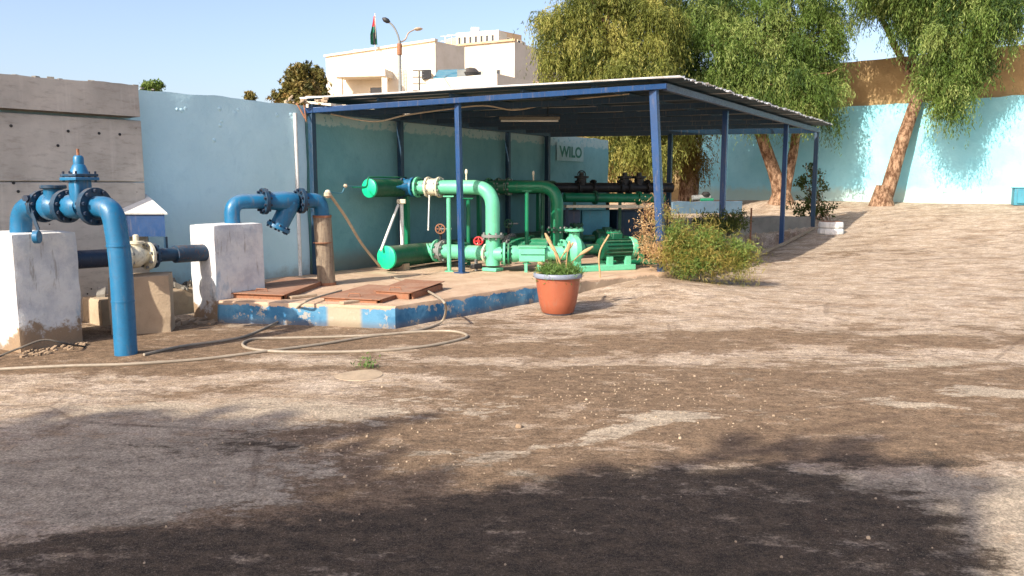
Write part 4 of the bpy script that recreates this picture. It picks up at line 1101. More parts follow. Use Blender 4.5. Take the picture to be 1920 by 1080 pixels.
MB().box(p+V((.05,.2,.26)), (.62, .4, .50), (1,-.4,0)).build('case', M['teal_ctn'], t, bevel=.015); MB().box(p+V((.05,.2,.525)), (.66, .44, .03), (1,-.4,0)).build('lid', M['teal_ctn'], t, bevel=.006)
MB().box(p+V((-.02,-.03,.25)), (.5, .02, .36), (1,-.4,0)).build('door', M['teal_ctn'], t, bevel=.004)
# thin stake and plaster lump near the sunk floor
a = at(1409, 390, 19.4); o = MB().bar(V((a.x, a.y, -.3)), a, .035, .035).build('wooden_stake', M['rust'], loc=(a.x, a.y, -.3)); tag(o, 'short brown stake standing in the sunken floor by the retaining wall', 'stake')
# kerb stub behind the pot
k0_ = onz(1098, 548); o = rough_prism([(k0_.x-.3, k0_.y-.02), (k0_.x+.32, k0_.y+.12), (k0_.x+.5, k0_.y+.6), (k0_.x-.2, k0_.y+.5)], -.03, .12, .1, .02).build('kerb_stub', M['rawconc'], loc=tuple(k0_)); tag(o, 'broken grey kerb piece on the ground right behind the potted plant', 'kerb')
m = MB()
for k in range(60):
    p = onz(random.uniform(1120, 1250), random.uniform(500, 520), .0); p.z = max(h(p.x, p.y), .0)+.02
    r = random.uniform(.02, .06); m.box(p, (r*2, r*1.5, r), (random.random()-.5, random.random()-.5, .2))
o = m.build('rubble', M['beigeconc'], loc=tuple(onz(1180,510)), bevel=.005); tag(o, 'pale rubble at the slab edge left of the thorny bush', 'rubble', kind='stuff')
# manhole lid with weed
mh = onz(672, 703); o = MB().lathe(mh-V((0,0,.02)), [(.21, 0), (.215, .012), (.205, .024), (.05, .027)], 26).build('round_lid', M['beigeconc'], loc=tuple(mh)); tag(o, 'round concrete lid flush in the dirt beside a green weed', 'manhole cover')
# pebbles
m = MB()
for k in range(620):
    px, py = random.uniform(-60, 1980), 560+520*random.random()**1.3
    if py > 1075: continue
    p = onz(px, py); 
    if inpoly(p.x, p.y, pl_poly) : continue
    if k > 140: p = onz(random.gauss(1180, 170), random.gauss(740, 45)) if k % 3 else onz(random.gauss(600, 160), random.gauss(840, 40))
    r = random.uniform(.003, .008)*(1.7 if random.random() < .05 else 1); p.z = h(p.x, p.y)+r*.4
    vs = [V((cos(a_)*r*random.uniform(.7,1.2), sin(a_)*r*random.uniform(.6,1.1), -r*.3)) for a_ in (0, 1.3, 2.5, 3.8, 5.1)]+[V((cos(a_+.3)*r*.6, sin(a_+.3)*r*.5, r*random.uniform(.5,.8))) for a_ in (0, 1.3, 2.5, 3.8, 5.1)]
    m.add([p+v_ for v_ in vs], [(5,6,7,8,9)]+[(i, (i+1) % 5, 5+(i+1) % 5, 5+i) for i in range(5)])
o = m.build('pebbles', M['beigeconc']); tag(o, 'small pale pebbles scattered over the dusty yard', 'pebbles', kind='stuff')
p = gpt(973, 803); o = MB().lathe(p-V((0,0,.005)), [(.015, 0), (.026, .01), (.024, .022), (.012, .032)], 7).build('stone', M['block'], loc=tuple(p)); tag(o, 'single pale rounded stone on the brown dirt in the foreground', 'stone')

# ------------------------------------------------------------------ pot
pc_ = V((.57, 9.86, 0)); pt = thing('flower_pot', 'orange plastic flower pot with a grey rim before the kerb', 'plant pot', pc_)
MB().lathe(pc_+V((0,0,.015)), [(.19, 0), (.20, .01), (.232, .12), (.255, .25), (.272, .40), (.275, .45), (.25, .45)], 40).build('pot_body', M['orange'], pt, ang=50)
MB().lathe(pc_+V((0,0,.455)), [(.27, 0), (.298, .0), (.305, .012), (.305, .045), (.296, .056), (.272, .056), (.268, .02)], 40).build('rim', M['potrim'], pt, ang=50)
MB().lathe(pc_, [(.17, 0), (.17, .02)], 30).build('foot_ring', M['potrim'], pt)
MB().lathe(pc_+V((0,0,.47)), [(.262, 0), (.25, .012), (.05, .02)], 24).build('soil', M['rust'], pt)

# ------------------------------------------------------------------ foliage
def leaf_mesh(name, C, D, W, tone, mt, parent, label=None):
    "C centres, D half length vectors, W half width vectors"
    org = np.array(ORG[parent.name]) if parent is not None else np.zeros(3)
    n = len(C); vs = np.empty((n, 4, 3)); vs[:, 0] = C-D; vs[:, 1] = C+W*.9+D*.05; vs[:, 2] = C+D; vs[:, 3] = C-W*.9+D*.05
    vs = (vs-org).reshape(-1, 3)
    me_ = bpy.data.meshes.new(name); me_.vertices.add(4*n); me_.vertices.foreach_set('co', vs.ravel().astype('f'))
    me_.loops.add(4*n); me_.loops.foreach_set('vertex_index', np.arange(4*n, dtype='i'))
    me_.polygons.add(n); me_.polygons.foreach_set('loop_start', np.arange(0, 4*n, 4, dtype='i'))
    at_ = me_.attributes.new('tone', 'FLOAT', 'POINT'); at_.data.foreach_set('value', np.repeat(np.clip(tone, 0, 1), 4).astype('f'))
    me_.materials.append(mt); me_.update(calc_edges=True)
    o = bpy.data.objects.new(name, me_); COL.objects.link(o)
    if parent is not None: o.parent = parent
    ORG[o.name] = V(org)
    if label: o['label'] = label
    return o
def unit(a): return a/np.maximum(np.linalg.norm(a, axis=-1, keepdims=True), 1e-6)
def crown_leaves(blobs, nclump, per, nleaf, llen, lw, droop=1.0, slen=.9, spread=.32, shell=.55, seed=1, tonev=.16):
    g = np.random.default_rng(seed)
    B = np.array([[*b[0], *b[1]] for b in blobs]); wt = B[:, 3]*B[:, 5]+B[:, 4]*B[:, 5]; wt = wt/wt.sum()
    bi = g.choice(len(B), nclump, p=wt); u = unit(g.normal(size=(nclump, 3)))
    rad = shell+(1-shell)*g.random((nclump, 1))**.6
    cc_ = B[bi, :3]+u*rad*B[bi, 3:]
    out = unit(u*B[bi, 3:])
    S_ = nclump*per; ci = np.repeat(np.arange(nclump), per)
    st = cc_[ci]+g.normal(size=(S_, 3))*spread*np.array([1, 1, .8])
    dr = unit(out[ci]*.5+g.normal(size=(S_, 3))*.5+np.array([0, 0, .15]))
    ln = slen*(.5+.8*g.random((S_, 1)))
    t = np.linspace(.05, 1, nleaf)
    T = np.tile(t, S_)[:, None]; I = np.repeat(np.arange(S_), nleaf)
    P = st[I]+dr[I]*T*ln[I]*.55+np.array([0, 0, -1.0])*droop*ln[I]*T**1.7
    dirn = unit(dr[I]*.5*(1-T)+np.array([0, 0, -1])*droop*(T+.15)+g.normal(size=P.shape)*.33)
    P = P+g.normal(size=P.shape)*.03
    wv = unit(np.cross(dirn, g.normal(size=P.shape)))
    sz = .7+.6*g.random((len(P), 1))
    ct = g.normal(size=nclump)*tonev; tone = .5+ct[ci][I]+g.normal(size=len(P))*.07
    return P, dirn*llen*sz, wv*lw*sz, tone
def limb(mb, pts, r0, r1, n=10):
    p = catmull(pts, 6); m_ = len(p); rr = [r0+(r1-r0)*i/(m_-1) for i in range(m_)]
    rr = [r*(1+.10*noise.noise(V((i*.5, r0*9, 1)))) for i, r in enumerate(rr)]
    mb.tube(p, 0, n, rad=rr)
def blob(px, py, Y, rpx, rpy=None, rd=None):
    c = at(px, py, Y); s_ = Y/1500; rpy = rpy or rpx
    return ((c.x, c.y, c.z), (rpx*s_, rd or rpx*s_*.65, rpy*s_))
def branches_to(mb, start, blobs, r0, seed):
    rr = random.Random(seed)
    for b in blobs:
        c = V(b[0]); s_ = V(start)
        mid = s_.lerp(c, .5)+V((rr.uniform(-.3,.3), rr.uniform(-.3,.3), rr.uniform(.1,.5)))
        limb(mb, [s_, mid, c], r0, r0*.3, 7)
        for k in range(4):
            e = c+V((rr.uniform(-1,1)*b[1][0], rr.uniform(-1,1)*b[1][1], rr.uniform(-.2,1)*b[1][2]))*.75
            limb(mb, [mid.lerp(c, .6), c.lerp(e, .5)+V((0,0,.15)), e], r0*.35, r0*.08, 5)

# right tree, single leaning trunk
g3 = V((at(1654, 384, 26.0).x, 26.0, 0)); g3.z = h(g3.x, g3.y)
t = thing('pepper_tree', 'pepper tree with one leaning peeling trunk against the cyan wall', 'tree', g3, 'pepper trees behind the shelter')
Y3 = g3.y; top3 = at(1724, 175, Y3+.1)
m = MB(); limb(m, [g3+V((.02,.05,-.15)), at(1668,345,Y3), at(1690,270,Y3), at(1714,200,Y3+.1), top3], .25, .17, 14)
m.lathe(g3+V((-.02,0,-.1)), [(.44, 0), (.38, .15), (.30, .4), (.2, .75)], 12)
f3 = at(1726, 150, Y3+.1); m.lathe(f3-V((0,0,.5)), [(.14,0),(.22,.25),(.27,.45),(.22,.8),(.12,1.1)], 12)
limb(m, [top3, at(1712,100,Y3), at(1722,20,Y3-.2), at(1728,-60,Y3-.3)], .17, .08, 9); limb(m, [top3, at(1765,90,Y3-.5), at(1800,20,Y3-1.4), at(1830,-40,Y3-1.8)], .13, .06, 9); limb(m, [top3, at(1680,90,Y3), at(1650,30,Y3), at(1610,-20,Y3)], .13, .05, 8)
YW = lambda px: on_line(Q, FD, px).y-1.5
bl3 = [blob(px, py, YW(px)-dy, rx, ry) for px, py, dy, rx, ry in ((1690,25,.0,60,42), (1800,50,.2,75,65), (1855,35,.1,55,60), (1740,-40,.0,170,60), (1735,15,.2,50,45), (1775,120,.2,50,52), (1795,160,.3,34,42), (1770,185,.2,20,26), (1815,110,.1,38,40), (1640,-25,.0,50,35), (1890,-20,.0,60,60))]
branches_to(m, at(1740,60,Y3), bl3[:5], .07, 3)
m.build('trunk', M['bark'], t, ang=60)
leaf_mesh('crown', *crown_leaves(bl3, 400, 26, 13, .062, .0135, .85, .58, .17, .3, 3, .30), M['leaf_g'], t)
# middle forked tree
g2 = gpt(1462, 379); Y2 = g2.y
t = thing('pepper_tree', 'large pepper tree with a forked trunk seen through the shelter', 'tree', g2, 'pepper trees behind the shelter')
m = MB(); limb(m, [g2+V((0,.05,-.2)), at(1458,345,Y2), at(1440,290,Y2), at(1420,235,Y2), at(1385,150,Y2)], .25, .16, 14); limb(m, [g2+V((.12,.1,-.2)), at(1478,330,Y2+.1), at(1490,270,Y2+.2), at(1495,200,Y2+.2), at(1480,110,Y2)], .18, .12, 12)
m.lathe(g2+V((0.05,0,-.1)), [(.50, 0), (.40, .15), (.30, .4), (.15, .6)], 12)
bl2 = [blob(1330,90,Y2-1,80,80), blob(1430,70,Y2-1,90,85), blob(1520,80,Y2-1,75,80), blob(1400,150,Y2-1.2,70,48), blob(1490,165,Y2-1.3,80,46), blob(1540,165,Y2-1.0,42,48), blob(1500,205,Y2-1.2,60,26), blob(1420,195,Y2-1.2,60,26), blob(1420,-10,Y2-.5,170,60), blob(1300,20,Y2,80,60), blob(1550,20,Y2,40,40), blob(1340,170,Y2-1,60,50), blob(1270,120,Y2,50,60), blob(1548,205,Y2-1,28,34), blob(1450,110,Y2+.3,90,70)]
branches_to(m, at(1400,170,Y2), bl2[:6], .09, 5); m.build('trunk', M['bark'], t, ang=60)
leaf_mesh('crown', *crown_leaves(bl2, 600, 26, 13, .062, .0135, .85, .58, .17, .3, 5, .30), M['leaf_g'], t)
# left yellowish tree
Y1 = 26.0; g1 = V((at(1235, 380, Y1).x, Y1, h(at(1235,380,Y1).x, Y1)))
t = thing('pepper_tree', 'yellowish drooping pepper tree over the left half of the shelter roof', 'tree', g1, 'pepper trees behind the shelter')
m = MB(); limb(m, [g1-V((0,0,.2)), at(1230,330,Y1), at(1215,240,Y1), at(1190,150,Y1), at(1150,60,Y1)], .36, .16, 12)
bl1 = [blob(1080,70,Y1-1,65,55), blob(1130,35,Y1-1,75,55), blob(1065,130,Y1-1,48,45), blob(1150,120,Y1-1,75,60), blob(1220,60,Y1-1,65,70), blob(1190,150,Y1-1.6,80,45), blob(1100,175,Y1-1,60,45), blob(1150,-20,Y1,110,50), blob(1240,200,Y1-.5,75,60), blob(1170,230,Y1-.5,60,50), blob(1210,280,Y1-.8,70,35), blob(1040,30,Y1-.5,35,30)]
branches_to(m, at(1200,190,Y1), bl1[:6], .09, 8); m.build('trunk', M['bark'], t, ang=60)
leaf_mesh('crown', *crown_leaves(bl1, 560, 26, 13, .062, .0135, .85, .58, .17, .3, 8, .28), M['leaf_y'], t)
# brownish tree behind the shelter gap
g4 = V((at(1290, 360, 29).x, 29, 1.0)); t = thing('pepper_tree', 'brownish half dry tree low behind the back posts of the shelter', 'tree', g4, 'pepper trees behind the shelter')
m = MB(); limb(m, [g4-V((0,0,.3)), at(1293,300,29), at(1280,200,29)], .4, .2, 10); m.build('trunk', M['bark'], t, ang=60)
bl4 = [blob(1270,250,28.5,45,50), blob(1300,290,28.6,18,40), blob(1230,270,28.5,50,50), blob(1170,290,28.6,45,45), blob(1150,230,28.6,50,50), blob(1290,190,28.5,60,60)]
leaf_mesh('crown', *crown_leaves(bl4, 340, 16, 13, .062, .014, .85, .62, .2, .3, 18, .22), leafmat('brownish_leaves', rgb(88,72,32), rgb(120,104,48), rgb(142,112,66)), t)

# pine behind the wall, distant bushes
def far_tree(px, py, Y, rpx, rpy, label, mt, n, kind='pine_tree', cat='tree', ll=.3, lw=.09, cone=True, sl=.35, spd=.12):
    c = at(px, py, Y); base = V((c.x, c.y, 0)); t = thing(kind, label, cat, base)
    MB().cyl(base, V((c.x, c.y, c.z)), .22, .08, n=8).build('trunk', M['bark'], t)
    s_ = Y/1500; rx, rz = rpx*s_, rpy*s_
    bl = []
    for k in range(9):
        f = k/8; bl.append(((c.x+random.uniform(-.2,.2)*rx, c.y, c.z-rz+2*rz*f*.92), ((rx*(1-.72*f) if cone else rx*.8), (rx*(1-.72*f) if cone else rx*.8)*.8, rz*.22)))
    leaf_mesh('crown', *crown_leaves(bl, n, 8, 10, ll, lw, .1, sl, spd, .2, int(px), .25), mt, t)
far_tree(562, 168, 34, 50, 42, 'brownish green pine showing over the wall left of the white buildings', M['leaf_pine'], 260, ll=.11, lw=.032)
far_tree(598, 165, 36, 20, 30, 'darker conifer squeezed between the pine and the white building', M['leaf_pine'], 90, ll=.11, lw=.03)
far_tree(284, 166, 30, 24, 8, 'bushy treetop peeking over the wall beside the concrete beam', M['leaf_g'], 40, 'treetop', 'tree', .06, .025, False, .15, .06)
far_tree(470, 182, 36, 9, 8, 'tiny rounded treetop peeking over the light blue wall', M['leaf_pine'], 20, 'treetop', 'tree', .06, .025, False, .12, .05)

# dry bush at the shelter corner
def bush(name, label, cat, base, blobs, n, mt, ll, lw, seed, group=None, slen=.35, droop=-.3, nleaf=8, spread=.1, stems=True):
    t = thing(name, label, cat, base, group)
    if stems:
        m_ = MB(); rr = random.Random(seed)
        for k in range(26):
            b = rr.choice(blobs); e = V(b[0])+V((rr.uniform(-.8,.8)*b[1][0], rr.uniform(-.8,.8)*b[1][1], rr.uniform(-.2,1)*b[1][2]))
            s0 = V(base)+V((rr.uniform(-.3,.3), rr.uniform(-.15,.15), -.02))
            m_.tube([s0, s0.lerp(e, .5)+V((0,0,.06)), e], .006, 5)
        m_.build('stems', M['rust'] if name == 'dry_bush' else M['bark'], t)
    leaf_mesh('leaves', *crown_leaves(blobs, n, 9, nleaf, ll, lw, droop, slen, spread, .2, seed), mt, t)
    return t
YB = 12.0
bb = [blob(1300,478,YB,60,34), blob(1350,482,YB,50,30), blob(1262,465,YB,36,36), blob(1285,430,YB+.2,26,28), blob(1380,482,YB+.1,28,22), blob(1318,455,YB+.1,36,26), blob(1325,497,YB-.1,60,14), blob(1258,490,YB,36,20), blob(1262,415,YB+.2,12,20)]
bt = bush('dry_bush', 'yellow green straggly bush growing at the shelter corner post', 'bush', gpt(1300, 515), bb, 85, M['leaf_bush'], .05, .0042, 21, slen=.30, droop=-.35, spread=.09, nleaf=8)
leaf_mesh('arching_blades', *crown_leaves([blob(1300,470,YB,62,30), blob(1370,478,YB,36,22)], 90, 10, 14, .035, .0035, .5, .40, .05, .1, 29), M['leaf_bush'], bt)
leaf_mesh('green_leaves', *crown_leaves([blob(1320,470,YB-.1,34,34), blob(1385,480,YB,24,24), blob(1300,500,YB-.15,30,14), blob(1270,450,YB,20,24)], 110, 9, 7, .03, .008, .1, .2, .07, .1, 27), M['leaf_g'], bt)
bush('dry_bush', 'bare orange brown dry weed left of the corner post', 'bush', gpt(1215, 500),
     [blob(1215,470,12.3,28,24), blob(1240,480,12.2,20,20), blob(1205,435,12.4,20,12), blob(1235,400,12.6,12,26), blob(1220,395,12.6,16,16)], 46, M['straw'], .026, .006, 22, slen=.2, droop=0, spread=.06)
bush('dry_bush', 'thin dark weed behind the bush by the second right post', 'bush', gpt(1370, 440),
     [blob(1325,415,15.3,26,14), blob(1378,415,15.4,26,12), blob(1345,425,15.3,40,14)], 60, M['leaf_d'], .03, .009, 23, slen=.2, droop=0, spread=.06)
# shrub behind the planter
gs = gpt(1545, 415)
bush('shrub', 'sparse dark leafy shrub standing behind the white planter', 'shrub', gs,
     [blob(1532,395,gs.y,20,18), blob(1545,400,gs.y,22,14), blob(1508,385,gs.y,18,22), blob(1535,358,gs.y,18,16), blob(1508,345,gs.y,10,14), blob(1540,330,gs.y,12,14), blob(1515,315,gs.y,10,10), blob(1500,375,gs.y,12,12)], 24, M['leaf_d'], .05, .024, 24, slen=.3, droop=-.1, nleaf=7, spread=.1)
# weed on the lid
bush('weed', 'tiny green weed sprouting beside the round concrete lid', 'weed', mh+V((0,.24,0)), [((mh.x,mh.y+.24,.02), (.07,.04,.02))], 6, M['leaf_pot'], .016, .006, 25, slen=.05, spread=.02, nleaf=3, stems=False)
# plants in the pot
pp = thing('potted_plant', 'short green leaves with dry seed stalks growing in the orange pot', 'plant', pc_+V((0,0,.48)))
leaf_mesh('leaves', *crown_leaves([((pc_.x+dx, pc_.y+dy, .50), (.09,.09,.035)) for dx, dy in ((-.15,-.08),(.0,-.12),(.15,-.08),(-.12,.1),(.12,.1),(0,.05))], 110, 9, 6, .026, .005, -.4, .09, .035, .1, 31), M['leaf_pot'], pp)
m = MB(); hd_ = MB()
for (x0, x1, y1, hl_) in ((1050,1022,437,.22),(1060,1068,452,.16),(1040,1075,455,.14),(1060,1112,462,.20),(1030,1008,492,.10),(1020,1005,515,.08),(1052,1040,470,.12),(1056,1030,455,.14)):
    s0 = V((at(x0,525,9.85).x, 9.85+random.uniform(-.06,.06), .48)); e = at(x1, y1, 9.85+random.uniform(-.1,.1))
    mid = s0.lerp(e, .5)+V(((s0.x-e.x)*.12, 0, .03)); pts = catmull([s0, mid, e], 8)
    m.tube(pts, .007, 6)
    k = max(3, int(len(pts)*.45)); sub_ = pts[-k:]; hd_.tube(sub_, 0, 7, rad=[.006+.018*sin(pi*min(1,(i+.6)/k)) for i in range(k)])
def solid_tone(o, v):
    a_ = o.data.attributes.new('tone', 'FLOAT', 'POINT'); a_.data.foreach_set('value', [v]*len(o.data.vertices))
for o in build_split(m, 'stalk', M['straw'], pp): solid_tone(o, .5)
for o in build_split(hd_, 'seed_head', M['straw'], pp): solid_tone(o, .75)
# lone stalk right of the pot
a, b = onz(1118, 512, .25), at(1142, 440, 11.6); t = thing('dry_stalk', 'single bent dry stalk standing right of the potted plant', 'plant', V((a.x, a.y, PZ)))
mm_ = MB(); pts = catmull([V((a.x, 11.6, PZ-.01)), at(1124,475,11.6), b], 8); mm_.tube(pts, 0, 6, rad=[.012]*8+[.013]*(len(pts)-8)); solid_tone(mm_.build('stem', M['straw'], t), .7)

# ------------------------------------------------------------------ beyond the wall: buildings, lamp, flag
M['bldg'] = plaster('cream_limestone', rgb(206,194,172), rgb(216,204,184), rgb(186,172,150), .2)
M['bldg_w'] = plaster('white_render', rgb(212,200,178), rgb(222,210,190), rgb(196,182,158), .2)
M['bldg_s'] = plaster('warm_stone', rgb(190,160,126), rgb(200,172,140), rgb(160,132,102), .3)
def brick():
    n = N('brown_stone_courses'); b_ = n.node('ShaderNodeTexBrick'); n.L(n.mapv(n.pos, (1,1,1), rot=(pi/2,0,0)), b_.inputs[0])
    b_.inputs['Color1'].default_value = rgb(112,98,88); b_.inputs['Color2'].default_value = rgb(132,116,102); b_.inputs['Mortar'].default_value = rgb(84,74,66)
    b_.inputs['Scale'].default_value = .9; return n.fin(b_.outputs[0], .9)
M['stone'] = brick()
def glass():
    n = N('dark_window_glass'); return n.fin(rgb(34,42,52), .15, n.bump(n.noise(n.pos, 1.5, 2), .1, .02))
M['glass'] = glass()
def wallbox(px0, px1, py0, py1, Y, dep, name, mt, parent, skew=0, z0=None):
    "box with its front from px0..px1 and top at py0 (left) to py0+skew (right); skew turns the front plane in depth"
    a = at(px0, py0, Y); zt_ = a.z
    # the right end nearer: choose its depth so that the same top height shows at py0+skew
    lo, hi = Y*.5, Y*1.6
    for _ in range(40):
        mid = (lo+hi)/2
        if at(px1, py0+skew, mid).z > zt_: hi = mid
        else: lo = mid
    Y2_ = mid if skew else Y
    b = at(px1, py0+skew, Y2_); d = (V((b.x,b.y,0))-V((a.x,a.y,0))).normalized(); back = V((-d.y, d.x, 0))*dep
    zb_ = at(px0, py1, Y).z if z0 is None else z0
    A_, B_ = V((a.x,a.y,0)), V((b.x,b.y,0)); m_ = MB()
    m_.hexa([p_+UP*zb_ for p_ in (A_, B_, B_+back, A_+back)]+[p_+UP*zt_ for p_ in (A_, B_, B_+back, A_+back)])
    return m_.build(name, mt, parent), (A_, B_, back, zb_, zt_)
def window(Aa, Bb, k0, k1, z0, z1, parent, inset=.0):
    d = (Bb-Aa); nrm_ = V((d.y, -d.x, 0)).normalized(); p, q_ = Aa+d*k0+nrm_*.01, Aa+d*k1+nrm_*.01
    m_ = MB(); m_.hexa([V((*x_.xy, z)) for z, lst in ((z0, (p, q_, q_-nrm_*.005, p-nrm_*.005)),) for x_ in lst]+[V((*x_.xy, z1)) for x_ in (p, q_, q_-nrm_*.005, p-nrm_*.005)])
    o = m_.build('window', M['glass'], parent)
    f = MB(); c0_, c1_ = p+nrm_*.02, q_+nrm_*.02
    for aa, bb in (((c0_, z0), (c1_, z0)), ((c0_, z1), (c1_, z1)), ((c0_, z0), (c0_, z1)), ((c1_, z0), (c1_, z1))):
        f.bar(V((*aa[0].xy, aa[1])), V((*bb[0].xy, bb[1])), .08, .08)
    f.build('frame', M['bldg_w'], o); return o
# main white building
b1_ = thing('white_building', 'big plain cream white building over the wall left of the lamp post', 'building', V((-9, 62, 0)))
_, W_ = wallbox(611, 816, 107, 200, 62, 3.0, 'wall', M['bldg_w'], b1_, -30, 0)
A_, B_, bk_, zb_, zt_ = W_
m = MB(); dd_ = (B_-A_).normalized(); m.bar(V((*(A_+dd_*-.1).xy, zt_+.07)), V((*(B_+dd_*.1).xy, zt_+.07)), .3, .14); m.build('parapet', M['bldg_w'], b1_)
window(A_, B_, .14, .17, zt_-3.4, zt_-2.6, b1_)
# porch wing
_, P_ = wallbox(648, 800, 137, 200, 55, 6, 'porch_block', M['bldg'], b1_, -4, 0)
A_, B_, bk_, zb_, zt_ = P_
d_ = (B_-A_); n_ = V((d_.y, -d_.x, 0)).normalized()
m = MB(); # porch frame standing proud of the wall
zt2 = zt_-.05
for k in (.01, .56): m.bar(V((*(A_+d_*k+n_*1.2).xy, 0)), V((*(A_+d_*k+n_*1.2).xy, zt2-.4)), .35, .35)
build_split(m, 'porch_column', M['bldg_w'], b1_)
m = MB(); c_ = A_+d_*.285+n_*.75; m.box(V((c_.x, c_.y, zt2-.18)), (d_.length*.60, 1.5, .45), d_); m.build('porch_canopy', M['bldg_w'], b1_)
m = MB(); c_ = A_+d_*.285+n_*1.25; m.box(V((c_.x, c_.y, zt2-2.25)), (d_.length*.5, .12, 1.0), d_); m.build('balustrade', M['bldg'], b1_)
window(A_, B_, .30, .46, zt2-2.0, zt2-.9, b1_); window(A_, B_, .88, .95, zt2-2.0, zt2-1.3, b1_)
for px in (672, 686): 
    p = at(px, 176, 53.2); MB().cyl(V((p.x, p.y, 0)), p, .1, n=8).build('bollard_post', M['bldg_w'], b1_)
# second building
b2_ = thing('stone_building', 'cream stone building with a windowed rooftop storey and brown stone side', 'building', V((-1, 70, 0)))
_, W2 = wallbox(816, 965, 91, 200, 72, 12, 'wall', M['bldg'], b2_, -14, 0)
A_, B_, bk_, zb_, zt_ = W2
_, W3 = wallbox(967, 1030, 86, 200, 70, 10, 'side_wall', M['stone'], b2_, 12, 0)
_, W4 = wallbox(855, 935, 62, 90, 76, 7, 'rooftop_storey', M['bldg_w'], b2_, -6); A4, B4, bk4, z4, t4 = W4
for k in range(7): window(A4, B4, .05+k*.13, .05+k*.13+.07, z4+.15, z4+.95, b2_)
_, W5 = wallbox(936, 978, 57, 90, 75.5, 7, 'rooftop_wing', M['bldg_s'], b2_, 9); A5, B5, bk5, z5, t5 = W5
for k in range(4): window(A5, B5, .08+k*.24, .08+k*.24+.15, z5+.15, z5+1.05, b2_)
wallbox(883, 898, 51, 66, 78, 3, 'stair_head', M['bldg_w'], b2_)
wallbox(966, 1010, 84, 90, 73, 2, 'parapet', M['bldg_w'], b2_, 10)
m = MB(); p = at(962, 130, 69); m.bar(V((p.x,p.y,0)), at(962, 80, 69), .4, .5); m.build('pilaster', M['bldg_s'], b2_)
A2_, B2_, _b, _z, t2_ = W2
for k, zz_ in ((.30, 2.2), (.55, 2.2), (.78, 2.2)): window(A2_, B2_, k, k+.05, t2_-zz_-.9, t2_-zz_, b2_)
m = MB(); d2_ = (B2_-A2_).normalized(); m.bar(V((*(A2_-d2_*.1).xy, t2_+.08)), V((*(B2_+d2_*.1).xy, t2_+.08)), .35, .16); m.build('coping', M['bldg_s'], b2_)
# low outbuilding in front
b3_ = thing('low_building', 'low white building with a sagging blue sheet roof behind the shelter roof', 'building', V((-5, 46, 0)))
_, W6 = wallbox(786, 932, 150, 200, 46, 6, 'wall', M['bldg_w'], b3_, -12, 0)
wallbox(934, 1010, 148, 200, 48, 5, 'annex', M['bldg_s'], b3_, 5, 0)
m = MB(); c = [at(812,148,45.5), at(905,146,45.5), at(893,131,49), at(822,133,49)]; m.add([*c, *[p_+V((0,0,.06)) for p_ in c]], [(0,1,2,3),(7,6,5,4),(0,4,5,1),(1,5,6,2),(2,6,7,3),(3,7,4,0)]); m.build('sheet_roof', M['teal_ctn'], b3_)
m = MB(); m.lathe(at(883,144,46), [(.5,0),(.55,.2),(.3,.45),(.1,.5)], 10); m.build('water_tank', M['black'], b3_)
for px in (800, 866): p = at(px, 140, 45.8); MB().box(p, (.5, .4, .5)).build('roof_unit', M['greymetal'] if px > 820 else M['black'], b3_)
# small white parapet just behind the wall corner
o = wallbox(573, 620, 180, 210, 30, 2, 'low_hut', M['bldg_w'], None, 0, 0)[0]; tag(o, 'small white hut top just above the wall corner by the pine', 'hut')
# antennas / lattice mast / poles behind the shelter roof
t = thing('lattice_mast', 'thin lattice mast below the street lamp in front of the cream buildings', 'mast', V((at(757,180,36).x, 36, 0)))
m = MB(); x0_ = at(757,180,36)
for dx, dy in ((-.12,0), (.12,0), (0,.2)): m.cyl(V((x0_.x+dx, 36+dy, 0)), V((x0_.x+dx, 36+dy, at(757,128,36).z)), .018, n=5)
for k in range(12):
    z = x0_.z-.3+k*.16; m.bar(V((x0_.x-.12,36,z)), V((x0_.x+.12,36,z+.14)), .014)
m.build('lattice', M['greymetal'], t)
m = MB(); zt_ = at(757,128,36).z
for k in range(3): m.bar(V((x0_.x-.9+k*.2,36,zt_-.15*k-.1)), V((x0_.x+.9,36,zt_-.15*k-.12)), .012)
build_split(m, 'aerial', M['greymetal'], t)
for i, (px, py, Y, lab) in enumerate(((835,68,60,'left aerial pole on the roof between the buildings'), (847,66,60,'right aerial pole on the roof between the buildings'), (672,93,60,'short pipe pole on the roof of the big white building'), (786,132,44,'dark service pole before the low white building'))):
    a = at(px, py, Y); t = thing('aerial_pole', lab, 'aerial', V((a.x, Y, 0)), 'poles over the rooftops')
    MB().cyl(V((a.x, Y, 0)), a, .06, .04, n=6).build('pole', M['bldg_w'] if i < 3 else M['black'], t)
    m = MB()
    for k in range(4): m.bar(a+V((-.35,0,-.35*k)), a+V((.35,0,-.35*k)), .04)
    build_split(m, 'rung', M['bldg_w'] if i < 3 else M['black'], t)
# street lamp
Yl = 40; bx_ = at(750, 180, Yl); t = thing('street_lamp', 'grey street lamp with two curved arms of unequal length', 'street lamp', V((bx_.x, Yl, 0)))
tp = at(749, 76, Yl); MB().cyl(V((bx_.x, Yl, 0)), tp, .10, .075, n=12).build('pole', M['greymetal'], t)
MB().cyl(at(749,103,Yl), at(749,82,Yl), .125, n=12).build('pole_collar', M['rust'], t)
MB().tube(catmull([tp-V((0,0,.1)), at(746,66,Yl), at(738,50,Yl), at(729,41,Yl)], 6), .045, 8).build('arm', M['greymetal'], t)
m = MB(); a, b = at(731,42,Yl), at(717,34,Yl); m.tube([a, a.lerp(b,.3), a.lerp(b,.7), b], 0, 10, rad=[.05,.12,.12,.04]); m.build('lamp_head', M['black'], t)
MB().tube(catmull([tp-V((0,0,.1)), at(760,74,Yl+2), at(766,62,Yl+4), at(778,55,Yl+5)], 6), .035, 8).build('arm', M['bldg_s'], t)
